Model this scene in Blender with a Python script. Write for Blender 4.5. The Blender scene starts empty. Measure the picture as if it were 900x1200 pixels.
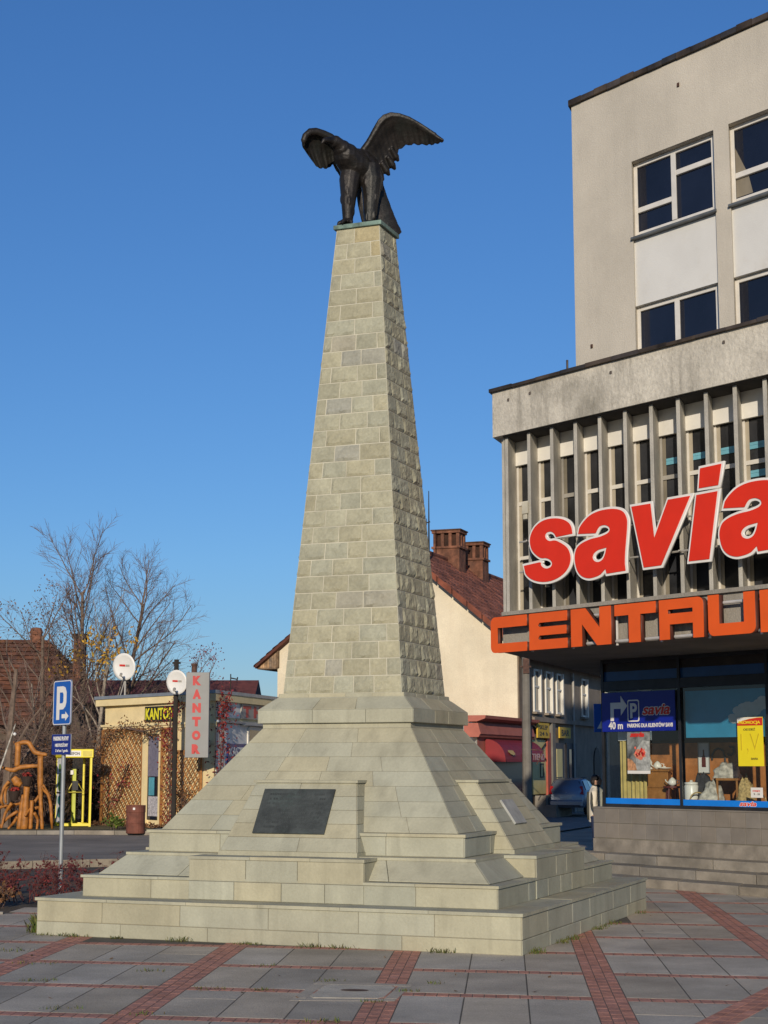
import bpy, bmesh, math, random
from mathutils import Vector, Matrix, noise
random.seed(7)
R = math.radians
scene = bpy.context.scene
COL = scene.collection
V = Vector

# ------------------------------------------------------------------ objects
ORG = {}
def tag(o, label=None, cat=None, group=None, kind=None):
    if label: o['label'] = label
    if cat: o['category'] = cat
    if group: o['group'] = group
    if kind: o['kind'] = kind
    return o
def thing(name, loc, label, cat, group=None):
    o = bpy.data.objects.new(name, None); COL.objects.link(o)
    o.location = loc; o.empty_display_size = .2
    ORG[o.name] = V(loc)
    return tag(o, label, cat, group)
def kids(o): return [c for c in bpy.data.objects if c.parent == o]
def copy_tree(o, parent=None):
    c = o.copy(); COL.objects.link(c)
    if parent: c.parent = parent
    for ch in kids(o): copy_tree(ch, c)
    return c
def org(parent):
    while parent is not None and parent.name not in ORG: parent = parent.parent
    return ORG[parent.name] if parent is not None else V((0, 0, 0))
def link(name, me, parent=None):
    """me holds world coordinates; the object is put under its thing's base point."""
    off = org(parent)
    if off.length: me.transform(Matrix.Translation(-off))
    o = bpy.data.objects.new(name, me); COL.objects.link(o)
    if parent: o.parent = parent
    return o

class MB:
    """collects faces (with a tint per face) and links them as one mesh"""
    def __init__(s, fn=None):
        s.v = []; s.f = []; s.m = []; s.t = []; s.fn = fn or (lambda p: V(p)); s.mi = 0; s.ti = (1, 1, 1)
    def add(s, pts, faces, raw=False):
        b = len(s.v)
        s.v += [V(p) if raw else s.fn(V(p)) for p in pts]
        for f in faces:
            s.f.append([b+i for i in f]); s.m.append(s.mi); s.t.append(s.ti)
    def hexa(s, p, raw=False):
        s.add(p, [(0,3,2,1),(4,5,6,7),(0,1,5,4),(1,2,6,5),(2,3,7,6),(3,0,4,7)], raw)
    def box(s, x0, x1, y0, y1, z0, z1):
        s.hexa([(x0,y0,z0),(x1,y0,z0),(x1,y1,z0),(x0,y1,z0),(x0,y0,z1),(x1,y0,z1),(x1,y1,z1),(x0,y1,z1)])
    def frust(s, w0, z0, w1, z1):
        s.hexa([(-w0,-w0,z0),(w0,-w0,z0),(w0,w0,z0),(-w0,w0,z0),(-w1,-w1,z1),(w1,-w1,z1),(w1,w1,z1),(-w1,w1,z1)])
    def quad(s, a, b, c, d, raw=False): s.add([a,b,c,d], [(0,1,2,3)], raw)
    def prism(s, poly, fnp, h0, h1):
        """poly 2D -> fnp(x,y,h)"""
        n = len(poly)
        s.add([fnp(x,y,h0) for x,y in poly]+[fnp(x,y,h1) for x,y in poly],
              [tuple(range(n))[::-1], tuple(range(n,2*n))]+[(i,(i+1)%n,n+(i+1)%n,n+i) for i in range(n)])
    def tube(s, path, rad, n=8, cap=True, raw=False):
        P = [V(p) if raw else s.fn(V(p)) for p in path]
        if not isinstance(rad, (list, tuple)): rad = [rad]*len(P)
        rings = []; ref = None
        for i, p in enumerate(P):
            d = (P[min(i+1,len(P)-1)]-P[max(i-1,0)])
            d = d.normalized() if d.length > 1e-9 else V((0,0,1))
            if ref is None: ref = V((1,0,0)) if abs(d.x) < .8 else V((0,1,0))
            a = (ref - d*ref.dot(d)).normalized(); b = d.cross(a); ref = a
            rings.append([p+(a*math.cos(2*math.pi*k/n)+b*math.sin(2*math.pi*k/n))*rad[i] for k in range(n)])
        pts = [q for r in rings for q in r]; fs = []
        for i in range(len(P)-1):
            for k in range(n):
                fs.append((i*n+k, i*n+(k+1)%n, (i+1)*n+(k+1)%n, (i+1)*n+k))
        if cap:
            fs.append(tuple(range(n))[::-1]); fs.append(tuple((len(P)-1)*n+k for k in range(n)))
        s.add(pts, fs, True)
    def ball(s, c, r, seg=10, rings=7):
        if not isinstance(r, (list, tuple)): r = (r, r, r)
        pts = [(c[0], c[1], c[2]-r[2])]; fs = []
        for i in range(1, rings):
            a = -math.pi/2+math.pi*i/rings
            for k in range(seg):
                t = 2*math.pi*k/seg
                pts.append((c[0]+r[0]*math.cos(a)*math.cos(t), c[1]+r[1]*math.cos(a)*math.sin(t), c[2]+r[2]*math.sin(a)))
        pts.append((c[0], c[1], c[2]+r[2])); L = len(pts)-1
        for k in range(seg): fs.append((0, 1+(k+1)%seg, 1+k))
        for i in range(rings-2):
            for k in range(seg):
                a = 1+i*seg+k; b = 1+i*seg+(k+1)%seg
                fs.append((a, b, b+seg, a+seg))
        for k in range(seg): fs.append((L, 1+(rings-2)*seg+k, 1+(rings-2)*seg+(k+1)%seg))
        s.add(pts, fs)
    def lathe(s, prof, c, n=16):
        """prof: (r,z) list"""
        pts = [(c[0]+r*math.cos(2*math.pi*k/n), c[1]+r*math.sin(2*math.pi*k/n), c[2]+z) for r, z in prof for k in range(n)]
        fs = [(i*n+k, i*n+(k+1)%n, (i+1)*n+(k+1)%n, (i+1)*n+k) for i in range(len(prof)-1) for k in range(n)]
        fs += [tuple(range(n))[::-1], tuple((len(prof)-1)*n+k for k in range(n))]
        s.add(pts, fs)
    def panel(s, A, B, C, D, d=.012, gap=.005, bev=.006, tint=(1,1,1), base=0.0):
        """a slab face A,B,C,D (ccw seen from outside) standing d proud, with joint gap and bevelled arris"""
        A, B, C, D = [s.fn(V(p)) for p in (A,B,C,D)]
        n = (B-A).cross(D-A)
        if n.length < 1e-9: return
        n.normalize()
        def inset(k):
            u0 = (B-A).normalized(); u1 = (C-D).normalized(); w0 = (D-A).normalized(); w1 = (C-B).normalized()
            return [A+u0*k+w0*k, B-u0*k+w1*k, C-u1*k-w1*k, D+u1*k-w0*k]
        p = [q+n*base for q in inset(gap)]+[q+n*(d-bev*.6) for q in inset(gap)]+[q+n*d for q in inset(gap+bev)]
        old = s.ti; s.ti = tint
        s.add(p, [(0,1,5,4),(1,2,6,5),(2,3,7,6),(3,0,4,7),(4,5,9,8),(5,6,10,9),(6,7,11,10),(7,4,8,11),(8,9,10,11)], True)
        s.ti = old
    def rock(s, A, B, C, D, nx, ny, bulge, rough, gap, tint, seed):
        """rock-faced block"""
        A, B, C, D = [s.fn(V(p)) for p in (A,B,C,D)]
        n = (B-A).cross(D-A).normalized()
        g0 = gap/max((B-A).length,.01); g1 = gap/max((D-A).length,.01)
        pts = []; bs, chin, chin2 = random.uniform(.5,1.25), random.uniform(-.1,.45), random.uniform(-.3,.3)
        ox = seed*7.31
        for j in range(ny+1):
            v = g1+(1-2*g1)*j/ny
            for i in range(nx+1):
                u = g0+(1-2*g0)*i/nx
                if 0 < i < nx: u += random.uniform(-.25,.25)/nx
                vv = v+(random.uniform(-.25,.25)/ny if 0 < j < ny else 0)
                p = (A*(1-u)+B*u)*(1-vv)+(D*(1-u)+C*u)*vv
                e = min(i, nx-i, j*1.0, (ny-j)*1.0)
                h = 0.004
                if e >= 1:
                    q = V((p.x*7+ox, p.y*7, p.z*7))
                    nn = noise.noise(q)*.6+noise.noise(q*2.7)*.4
                    # broken face: slopes back towards the upper edge, chin near the bottom
                    h = bulge*bs*(.55+.3*nn)+rough*nn+chin*bulge*(1-2*j/ny)+chin2*bulge*(1-2*i/nx)
                    h = max(h, .006)
                pts.append(p+n*h)
        fs = []
        for j in range(ny):
            for i in range(nx):
                a = j*(nx+1)+i
                fs.append((a, a+1, a+nx+2, a+nx+1))
        # skirts
        k = len(pts); bot = []
        ring = [i for i in range(nx+1)]+[j*(nx+1)+nx for j in range(1,ny+1)]+[ny*(nx+1)+i for i in range(nx-1,-1,-1)]+[j*(nx+1) for j in range(ny-1,0,-1)]
        for r in ring: pts.append(pts[r]-n*.03)
        for a in range(len(ring)):
            b = (a+1)%len(ring); fs.append((ring[b], ring[a], k+a, k+b))
        old = s.ti; s.ti = tint; s.add(pts, fs, True); s.ti = old
    def build(s, name, mats, parent=None, smooth=False, bevel=0, recalc=True):
        if not isinstance(mats, (list, tuple)): mats = [mats]
        me = bpy.data.meshes.new(name)
        me.from_pydata([tuple(p) for p in s.v], [], s.f)
        for m in mats: me.materials.append(m)
        me.polygons.foreach_set('material_index', s.m)
        ca = me.color_attributes.new('tint', 'FLOAT_COLOR', 'CORNER')
        cols = []
        for p, t in zip(me.polygons, s.t): cols += list(t)[:3]*0 or [c for _ in range(p.loop_total) for c in (t[0],t[1],t[2],1.0)]
        ca.data.foreach_set('color', cols)
        if recalc:
            bm = bmesh.new(); bm.from_mesh(me); bmesh.ops.recalc_face_normals(bm, faces=bm.faces); bm.to_mesh(me); bm.free()
        if smooth: me.polygons.foreach_set('use_smooth', [True]*len(me.polygons))
        me.update()
        o = link(name, me, parent)
        if bevel:
            b = o.modifiers.new('bevel', 'BEVEL'); b.width = bevel; b.segments = 2; b.limit_method = 'ANGLE'
        return o

def remeshed(name, mb, mat, parent, voxel, smooth=2, decimate=None):
    """union of overlapping closed shapes grown into one continuous skin"""
    me = bpy.data.meshes.new('tmp'); me.from_pydata([tuple(p) for p in mb.v], [], mb.f)
    bm = bmesh.new(); bm.from_mesh(me); bmesh.ops.recalc_face_normals(bm, faces=bm.faces); bm.to_mesh(me); bm.free()
    o = bpy.data.objects.new('tmp', me); COL.objects.link(o)
    m = o.modifiers.new('r', 'REMESH'); m.mode = 'VOXEL'; m.voxel_size = voxel
    if smooth:
        q = o.modifiers.new('s', 'SMOOTH'); q.iterations = smooth; q.factor = .5
    dg = bpy.context.evaluated_depsgraph_get()
    out = bpy.data.meshes.new_from_object(o.evaluated_get(dg)); out.name = name
    bpy.data.objects.remove(o)
    ca = out.color_attributes.new('tint', 'FLOAT_COLOR', 'POINT')
    ca.data.foreach_set('color', [1.0]*4*len(out.vertices))
    out.materials.clear(); out.materials.append(mat)
    out.polygons.foreach_set('use_smooth', [True]*len(out.polygons))
    return link(name, out, parent)

def curve_mesh(loops, height, off=0):
    """filled 2D outline (with holes) as a mesh in xy, thickness along z"""
    cu = bpy.data.curves.new('c', 'CURVE'); cu.dimensions = '2D'; cu.fill_mode = 'BOTH'
    cu.extrude = height/2; cu.offset = off
    for lp in loops:
        sp = cu.splines.new('POLY'); sp.points.add(len(lp)-1)
        for p, q in zip(sp.points, lp): p.co = (q[0], q[1], 0, 1)
        sp.use_cyclic_u = True
    return curve_to_mesh(cu)
def curve_to_mesh(cu):
    o = bpy.data.objects.new('c', cu); COL.objects.link(o)
    dg = bpy.context.evaluated_depsgraph_get()
    me = bpy.data.meshes.new_from_object(o.evaluated_get(dg))
    bpy.data.objects.remove(o); bpy.data.curves.remove(cu)
    return me
def put_mesh(name, me, fn, mat, parent):
    for v in me.vertices: v.co = fn(v.co)
    ca = me.color_attributes.new('tint', 'FLOAT_COLOR', 'POINT')
    ca.data.foreach_set('color', [1.0]*4*len(me.vertices))
    me.materials.clear(); me.materials.append(mat)
    bm = bmesh.new(); bm.from_mesh(me); bmesh.ops.remove_doubles(bm, verts=bm.verts, dist=1e-5)
    bmesh.ops.recalc_face_normals(bm, faces=bm.faces); bm.to_mesh(me); bm.free()
    me.name = name
    return link(name, me, parent)
def text_mesh(txt, w, h, thick=.006, bold=0.0, shear=0.0):
    cu = bpy.data.curves.new('t', 'FONT'); cu.body = txt; cu.extrude = .01; cu.offset = bold; cu.shear = shear
    cu.align_x = 'LEFT'; cu.resolution_u = 3
    me = curve_to_mesh(cu)
    xs = [v.co.x for v in me.vertices]; ys = [v.co.y for v in me.vertices]
    if not xs: return me
    x0, x1, y0, y1 = min(xs), max(xs), min(ys), max(ys)
    for v in me.vertices:
        v.co = V(((v.co.x-x0)/(x1-x0)*w, (v.co.y-y0)/(y1-y0)*h, (v.co.z/.02)*thick))
    return me
def text(name, txt, w, h, fn, mat, parent, bold=.02, shear=0, thick=.006):
    """fn(x, y, d): x along, y up, d out of the surface"""
    return put_mesh(name, text_mesh(txt, w, h, thick, bold, shear), lambda c: fn(c.x, c.y, c.z), mat, parent)
def smooth_loop(pts, n=4):
    out = []; N = len(pts)
    for i in range(N):
        p0, p1, p2, p3 = [V((*pts[(i+k) % N], 0)) for k in (-1,0,1,2)]
        for j in range(n):
            t = j/n
            q = .5*((2*p1)+(-p0+p2)*t+(2*p0-5*p1+4*p2-p3)*t*t+(-p0+3*p1-3*p2+p3)*t**3)
            out.append((q.x, q.y))
    return out

# ------------------------------------------------------------------ materials
MATS = {}
def mat(name, col, rough=.7, metal=0, var=.12, scale=3.0, bump=0.0, bscale=40., col2=None, stain=0, stain_col=(.05,.05,.045),
        spec=.4, streak=0, streak_col=None, fine=0.0):
    if name in MATS: return MATS[name]
    m = bpy.data.materials.new(name); m.use_nodes = True; MATS[name] = m
    nt = m.node_tree; N = nt.nodes; L = nt.links
    for x in list(N): N.remove(x)
    out = N.new('ShaderNodeOutputMaterial'); b = N.new('ShaderNodeBsdfPrincipled'); L.new(b.outputs[0], out.inputs[0])
    b.inputs['Roughness'].default_value = rough; b.inputs['Metallic'].default_value = metal
    b.inputs['Specular IOR Level'].default_value = spec
    tc = N.new('ShaderNodeTexCoord')
    def nz(sc, det=5, vec=None, rg=.6):
        n = N.new('ShaderNodeTexNoise'); n.inputs['Scale'].default_value = sc; n.inputs['Detail'].default_value = det
        n.inputs['Roughness'].default_value = rg
        L.new(vec if vec is not None else tc.outputs['Object'], n.inputs['Vector']); return n.outputs['Fac']
    def ramp(f, a, b_, c0=(0,0,0,1), c1=(1,1,1,1)):
        r = N.new('ShaderNodeValToRGB'); r.color_ramp.elements[0].position = a; r.color_ramp.elements[1].position = b_
        r.color_ramp.elements[0].color = c0; r.color_ramp.elements[1].color = c1; L.new(f, r.inputs[0]); return r.outputs[0]
    def mix(f, a, b_, typ='MIX'):
        x = N.new('ShaderNodeMix'); x.data_type = 'RGBA'; x.blend_type = typ
        if isinstance(f, float): x.inputs[0].default_value = f
        else: L.new(f, x.inputs[0])
        for s, q in ((6,a),(7,b_)):
            if isinstance(q, tuple): x.inputs[s].default_value = (*q[:3],1)
            else: L.new(q, x.inputs[s])
        return x.outputs[2]
    c2 = col2 or tuple(max(0,c*(1-2*var)) for c in col)
    c1 = tuple(min(1,c*(1+var)) for c in col)
    c = mix(ramp(nz(scale), .3, .7), c2, c1)
    if fine:
        k = ramp(nz(bscale*1.3, 3), .35, .65, (1-fine,1-fine,1-fine,1), (1+fine*.5,)*3+(1,))
        c = mix(1.0, c, k, 'MULTIPLY')
    if streak:
        mp = N.new('ShaderNodeMapping'); mp.inputs['Scale'].default_value = (4,4,.35); L.new(tc.outputs['Object'], mp.inputs[0])
        f = ramp(nz(1.0, 5, mp.outputs[0]), .5, .78)
        f2 = N.new('ShaderNodeMath'); f2.operation = 'MULTIPLY'; L.new(f, f2.inputs[0]); f2.inputs[1].default_value = streak
        c = mix(f2.outputs[0], c, streak_col or stain_col)
    if stain:
        f = ramp(nz(scale*.55, 7, rg=.7), .52, .72)
        f2 = N.new('ShaderNodeMath'); f2.operation = 'MULTIPLY'; L.new(f, f2.inputs[0]); f2.inputs[1].default_value = stain
        c = mix(f2.outputs[0], c, stain_col)
    at = N.new('ShaderNodeAttribute'); at.attribute_name = 'tint'
    c = mix(1.0, c, at.outputs['Color'], 'MULTIPLY')
    L.new(c, b.inputs['Base Color'])
    if bump:
        bp = N.new('ShaderNodeBump'); bp.inputs['Strength'].default_value = bump; bp.inputs['Distance'].default_value = .02
        L.new(nz(bscale, 6), bp.inputs['Height']); L.new(bp.outputs[0], b.inputs['Normal'])
    return m
def glass_mat(name, tint=(.9,.95,.95), refl=1.0):
    m = bpy.data.materials.new(name); m.use_nodes = True; nt = m.node_tree; N = nt.nodes; L = nt.links
    for x in list(N): N.remove(x)
    out = N.new('ShaderNodeOutputMaterial'); tr = N.new('ShaderNodeBsdfTransparent'); gl = N.new('ShaderNodeBsdfGlossy')
    tr.inputs[0].default_value = (*tint,1); gl.inputs['Roughness'].default_value = .01
    ge = N.new('ShaderNodeNewGeometry'); dt = N.new('ShaderNodeVectorMath'); dt.operation = 'DOT_PRODUCT'
    L.new(ge.outputs['Normal'], dt.inputs[0]); L.new(ge.outputs['Incoming'], dt.inputs[1])
    def ma(op, a, b=None):
        q = N.new('ShaderNodeMath'); q.operation = op
        for i, x in enumerate((a, b)):
            if x is None: continue
            if isinstance(x, (int, float)): q.inputs[i].default_value = x
            else: L.new(x, q.inputs[i])
        return q.outputs[0]
    # Schlick reflectance of a thin pane, the same from both sides
    mu_ = ma('MULTIPLY', ma('ADD', ma('MULTIPLY', ma('POWER', ma('SUBTRACT', 1.0, ma('ABSOLUTE', dt.outputs['Value'])), 5.0), .92), .08), refl)
    mx = N.new('ShaderNodeMixShader'); L.new(mu_, mx.inputs[0]); L.new(tr.outputs[0], mx.inputs[1]); L.new(gl.outputs[0], mx.inputs[2])
    L.new(mx.outputs[0], out.inputs[0]); return m

M_STONE = mat('sandstone_ashlar', (.385,.370,.268), .85, var=.09, scale=1.5, bump=.3, bscale=30, streak=.55, streak_col=(.19,.18,.13), stain=.3, stain_col=(.25,.235,.165), fine=.05)
M_ROCK  = mat('sandstone_rockface', (.352,.338,.24), .9, var=.08, scale=4, bump=.6, bscale=22, fine=.1, stain=.25, stain_col=(.22,.21,.15))
M_MORTAR= mat('pale_mortar', (.50,.475,.375), .9, var=.1, bump=.2)
M_JOINT = mat('dark_joint', (.22,.20,.15), .95, var=.1)
M_BRONZE= mat('weathered_bronze', (.022,.018,.015), .5, metal=.35, var=.4, scale=5, bump=.3, bscale=30, spec=.5, streak=.35, streak_col=(.035,.05,.042))
M_PATINA= mat('green_patina_bronze', (.16,.24,.20), .7, var=.3, scale=6, stain=.7, stain_col=(.09,.08,.06), bump=.3)
M_PLAQUE= mat('dark_bronze_plaque', (.07,.078,.072), .55, metal=.3, var=.25, scale=5, stain=.35, stain_col=(.10,.15,.13), bump=.25, bscale=60)
M_LETTER= mat('worn_plaque_lettering', (.07,.078,.072), .5, metal=.3, var=.2)
M_PLQ2  = mat('pale_stone_plaque', (.33,.335,.31), .7, var=.15, scale=6)
M_SLAB  = mat('concrete_paving_slab', (.47,.41,.315), .85, var=.16, scale=1.1, bump=.4, bscale=50, stain=.55, stain_col=(.32,.275,.20), fine=.15)
M_BRICK = mat('red_clay_paver', (.48,.22,.15), .85, var=.18, scale=5, bump=.4, bscale=50, fine=.2)
M_SAND  = mat('sandy_joint_fill', (.10,.09,.07), .95, var=.2)
M_ASPH  = mat('grey_asphalt', (.29,.245,.19), .9, var=.2, scale=.5, bump=.5, bscale=90, stain=.3, stain_col=(.075,.07,.065), fine=.25)
M_DIRT  = mat('earth_and_leaf_litter', (.11,.085,.055), .95, var=.35, scale=3, bump=.8, bscale=25, fine=.3)
M_GRASS = mat('short_grass', (.10,.115,.03), .8, var=.35, scale=8)
M_CONC  = mat('weathered_concrete', (.33,.30,.25), .9, var=.12, scale=1.2, bump=.5, bscale=35, streak=.55, streak_col=(.10,.09,.075), stain=.35, stain_col=(.15,.135,.11), fine=.12)
M_KERB  = mat('kerb_concrete', (.26,.23,.185), .9, var=.2, scale=2, bump=.4, stain=.3)

# ------------------------------------------------------------------ camera, sun, sky
cam = bpy.data.cameras.new('camera'); co = bpy.data.objects.new('camera', cam); COL.objects.link(co)
co.location = (0, 0, 1.95); co.rotation_euler = (R(90+8.6885), 0, 0)
cam.sensor_fit = 'VERTICAL'; cam.sensor_height = 24; cam.lens = 1924.94/1200*24; cam.clip_end = 3000; cam.clip_start = .1
scene.camera = co
SUN_EL, SUN_TO = R(14.0), V((-.10, -.995, 0)).normalized()
sd = V((SUN_TO.x*math.cos(SUN_EL), SUN_TO.y*math.cos(SUN_EL), math.sin(SUN_EL)))
sl = bpy.data.lights.new('sun', 'SUN'); so = bpy.data.objects.new('sun', sl); COL.objects.link(so)
so.rotation_euler = (-sd).to_track_quat('-Z', 'Y').to_euler(); so.location = (-5, -30, 30)
sl.energy = 3.8; sl.angle = R(.5); sl.color = (1, .88, .72)
w = bpy.data.worlds.new('World'); scene.world = w; w.use_nodes = True
wn = w.node_tree.nodes; bg = wn['Background']
sky = wn.new('ShaderNodeTexSky'); sky.sky_type = 'NISHITA'; sky.sun_disc = False
sky.sun_elevation = SUN_EL; sky.sun_rotation = math.atan2(SUN_TO.x, SUN_TO.y) % (2*math.pi)
sky.air_density = 1.0; sky.dust_density = 0; sky.ozone_density = 7; sky.altitude = 300
wl = w.node_tree.links
# the low grey-blue autumn murk along the skyline dulls the clear-air sky
gx = wn.new('ShaderNodeTexCoord'); sx = wn.new('ShaderNodeSeparateXYZ'); wl.new(gx.outputs['Generated'], sx.inputs[0])
rp = wn.new('ShaderNodeValToRGB'); wl.new(sx.outputs[2], rp.inputs[0]); e = rp.color_ramp.elements
e[0].position = 0; e[0].color = (.86,.73,.70,1); e[1].position = .42; e[1].color = (1.0,1.02,1.05,1)
q = e.new(.12); q.color = (1.03,.91,.87,1)
mxs = wn.new('ShaderNodeMix'); mxs.data_type = 'RGBA'; mxs.blend_type = 'MULTIPLY'; mxs.inputs[0].default_value = 1
wl.new(sky.outputs[0], mxs.inputs[6]); wl.new(rp.outputs[0], mxs.inputs[7]); wl.new(mxs.outputs[2], bg.inputs[0]); bg.inputs[1].default_value = .11
scene.view_settings.view_transform = 'Standard'; scene.view_settings.look = 'None'
scene.view_settings.exposure = 0.08; scene.view_settings.gamma = 1

def tnt(a=.08, warm=.04):
    k = 1+random.uniform(-a, a); w_ = random.uniform(-warm, warm)
    return (k*(1+w_), k, k*(1-w_*1.6))

# ------------------------------------------------------------------ monument
MX, MY, MA = -.232, 21.019, R(-21.443)
ca, sa = math.cos(MA), math.sin(MA)
def ML(p): return V((MX+ca*p[0]-sa*p[1], MY+sa*p[0]+ca*p[1], p[2]))
def rot4(k):
    c, s = [(1,0),(0,1),(-1,0),(0,-1)][k]
    return lambda p: ML((c*p[0]-s*p[1], s*p[0]+c*p[1], p[2]))
mon = thing('obelisk_monument', (MX, MY, 0), 'tall sandstone obelisk with rock-faced shaft on a stepped plinth with bronze plaque', 'monument')

def cuts(n, jit=.15):
    c = [0]+[(i+random.uniform(-jit,jit))/n for i in range(1,n)]+[1]; return c
def course(mb, a0, a1, b0, b1, n, d=.010, gap=.003, bev=.007, jit=.15, ta=.06, cc=None):
    a0, a1, b0, b1 = map(V, (a0, a1, b0, b1)); c = cc or cuts(n, jit)
    for i in range(len(c)-1):
        mb.panel(a0.lerp(a1,c[i]), a0.lerp(a1,c[i+1]), b0.lerp(b1,c[i+1]), b0.lerp(b1,c[i]), d, gap, bev, tnt(ta))

def tier(name, w, z0, z1, rows, lip_w, lip_h, inner, nslab):
    """square step: jointed faces, projecting lip slabs on top"""
    mb = MB(ML); mb.mi = 1; mb.frust(w-.012, z0, w-.012, z1-.01); mb.mi = 0
    for k in range(4):
        mb.fn = rot4(k)
        for (ra, rb, n) in rows: course(mb, (-w+.012,-w+.012,ra), (w-.012,-w+.012,ra), (-w+.012,-w+.012,rb), (w-.012,-w+.012,rb), n)
        c = cuts(nslab, .1)
        for i in range(nslab):
            xa, xb = -lip_w+2*lip_w*c[i], -lip_w+2*lip_w*c[i+1]
            ia = max(xa, -inner) if i else -inner
            ib = min(xb, inner) if i < nslab-1 else inner
            t = tnt(.07); mb.ti = t; g = .002
            za, zb = z1-lip_h, z1+random.uniform(-.002,.002)
            mb.hexa([(xa+g,-lip_w,za),(xb-g,-lip_w,za),(ib-g,-inner,za),(ia+g,-inner,za),(xa+g,-lip_w,zb),(xb-g,-lip_w,zb),(ib-g,-inner,zb),(ia+g,-inner,zb)])
        mb.ti = (1,1,1)
    return mb.build(name, [M_STONE, M_JOINT], mon)
tier('base_step', 2.909, 0, .423, [(.0,.155,5),(.155,.388,6)], 2.924, .034, 2.45, 6)
tier('upper_step', 2.537, .40, .665, [(.418,.634,5)], 2.552, .03, 2.2, 5)
# sloped skirt and thin plate above the upper step
mb = MB(ML); mb.frust(2.30, .55, 2.10, .87)
for k in range(4):
    mb.fn = rot4(k); course(mb, (-2.40,-2.40,.668),(2.40,-2.40,.668),(-2.155,-2.155,.885),(2.155,-2.155,.885), 4, d=.006)
mb.fn = ML; mb.frust(2.172, .884, 2.172, .914)
mb.build('sloped_course', [M_STONE], mon)
tier('pedestal_step', 1.984, .90, 1.168, [(.916,1.135,4)], 2.001, .033, 1.5, 4)
# pyramid
mb = MB(ML); mb.mi = 1; mb.frust(1.87, 1.16, .975, 2.37); mb.mi = 0
NR = 7
for k in range(4):
    mb.fn = rot4(k)
    for i in range(NR):
        f0, f1 = i/NR, (i+1)/NR
        wa, wb = 1.868+(.979-1.868)*f0, 1.868+(.979-1.868)*f1
        za, zb = 1.17+(2.365-1.17)*f0, 1.17+(2.365-1.17)*f1
        course(mb, (-wa,-wa,za),(wa,-wa,za),(-wb,-wb,zb),(wb,-wb,zb), [6,5,5,4,4,3,3][i], d=.005, gap=.002, bev=.004, ta=.035)
mb.fn = ML; mb.frust(.975, 2.36, .975, 2.44)
mb.build('pyramid_base', [M_STONE, M_JOINT], mon)
# cornice
mb = MB(ML); mb.mi = 0; mb.frust(1.0, 2.432, 1.0, 2.60); mb.frust(1.0, 2.59, .83, 2.76); mb.frust(.83,2.74,.83,2.80)
for k in range(4):
    mb.fn = rot4(k)
    course(mb, (-1.022,-1.022,2.43),(1.022,-1.022,2.43),(-1.022,-1.022,2.595),(1.022,-1.022,2.595), 3, d=.006, gap=.002, ta=.05)
    course(mb, (-1.026,-1.026,2.594),(1.026,-1.026,2.594),(-.85,-.85,2.742),(.85,-.85,2.742), 3, d=.004, gap=.002, ta=.03)
    course(mb, (-.835,-.835,2.745),(.835,-.835,2.745),(-.829,-.829,2.80),(.829,-.829,2.80), 4, d=.004, gap=.002, ta=.05)
mb.build('cornice', [M_STONE], mon)
# shaft
mb = MB(ML); mb.mi = 1; W0, Z0, W1, Z1 = .80, 2.80, .312, 8.89
mb.frust(W0-.012, Z0-.03, W1-.012, Z1); mb.mi = 0
NC = 29; seed = 0
def wz(z): return W0+(W1-W0)*(z-Z0)/(Z1-Z0)
for i in range(NC):
    za, zb = Z0+(Z1-Z0)*i/NC, Z0+(Z1-Z0)*(i+1)/NC
    wa, wb = wz(za)-.012, wz(zb)-.012
    for k in range(4):
        mb.fn = rot4(k)
        L_ = 2*wa; n = max(2, round(L_/.335)); c = [0]
        if (i+k) % 2: c += [(.55+j+random.uniform(-.18,.18))/(n) for j in range(0, n)]
        else: c += [(j+random.uniform(-.16,.16))/n for j in range(1, n)]
        c = [x for x in c if x < .9]+[1]
        for j in range(len(c)-1):
            A = V((-wa,-wa,za)).lerp(V((wa,-wa,za)), c[j]); B = V((-wa,-wa,za)).lerp(V((wa,-wa,za)), c[j+1])
            D = V((-wb,-wb,zb)).lerp(V((wb,-wb,zb)), c[j]); C = V((-wb,-wb,zb)).lerp(V((wb,-wb,zb)), c[j+1])
            seed += 1
            t = tnt(.09,.03)
            if random.random() < .06: t = (t[0]*.92, t[1]*.92, t[2]*1.02)
            nx = max(5, int((B-A).length/.038))
            f = 1.0 if k != 1 else 1.08
            if k == 0 and i >= NC-2 and j == len(c)-2: t = (1.08,.97,.80)
            mb.rock(A, B, C, D, nx, 6, .024*f, .020*f, .0065, t, seed)
mb.build('shaft', [M_ROCK, M_MORTAR], mon)
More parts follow.
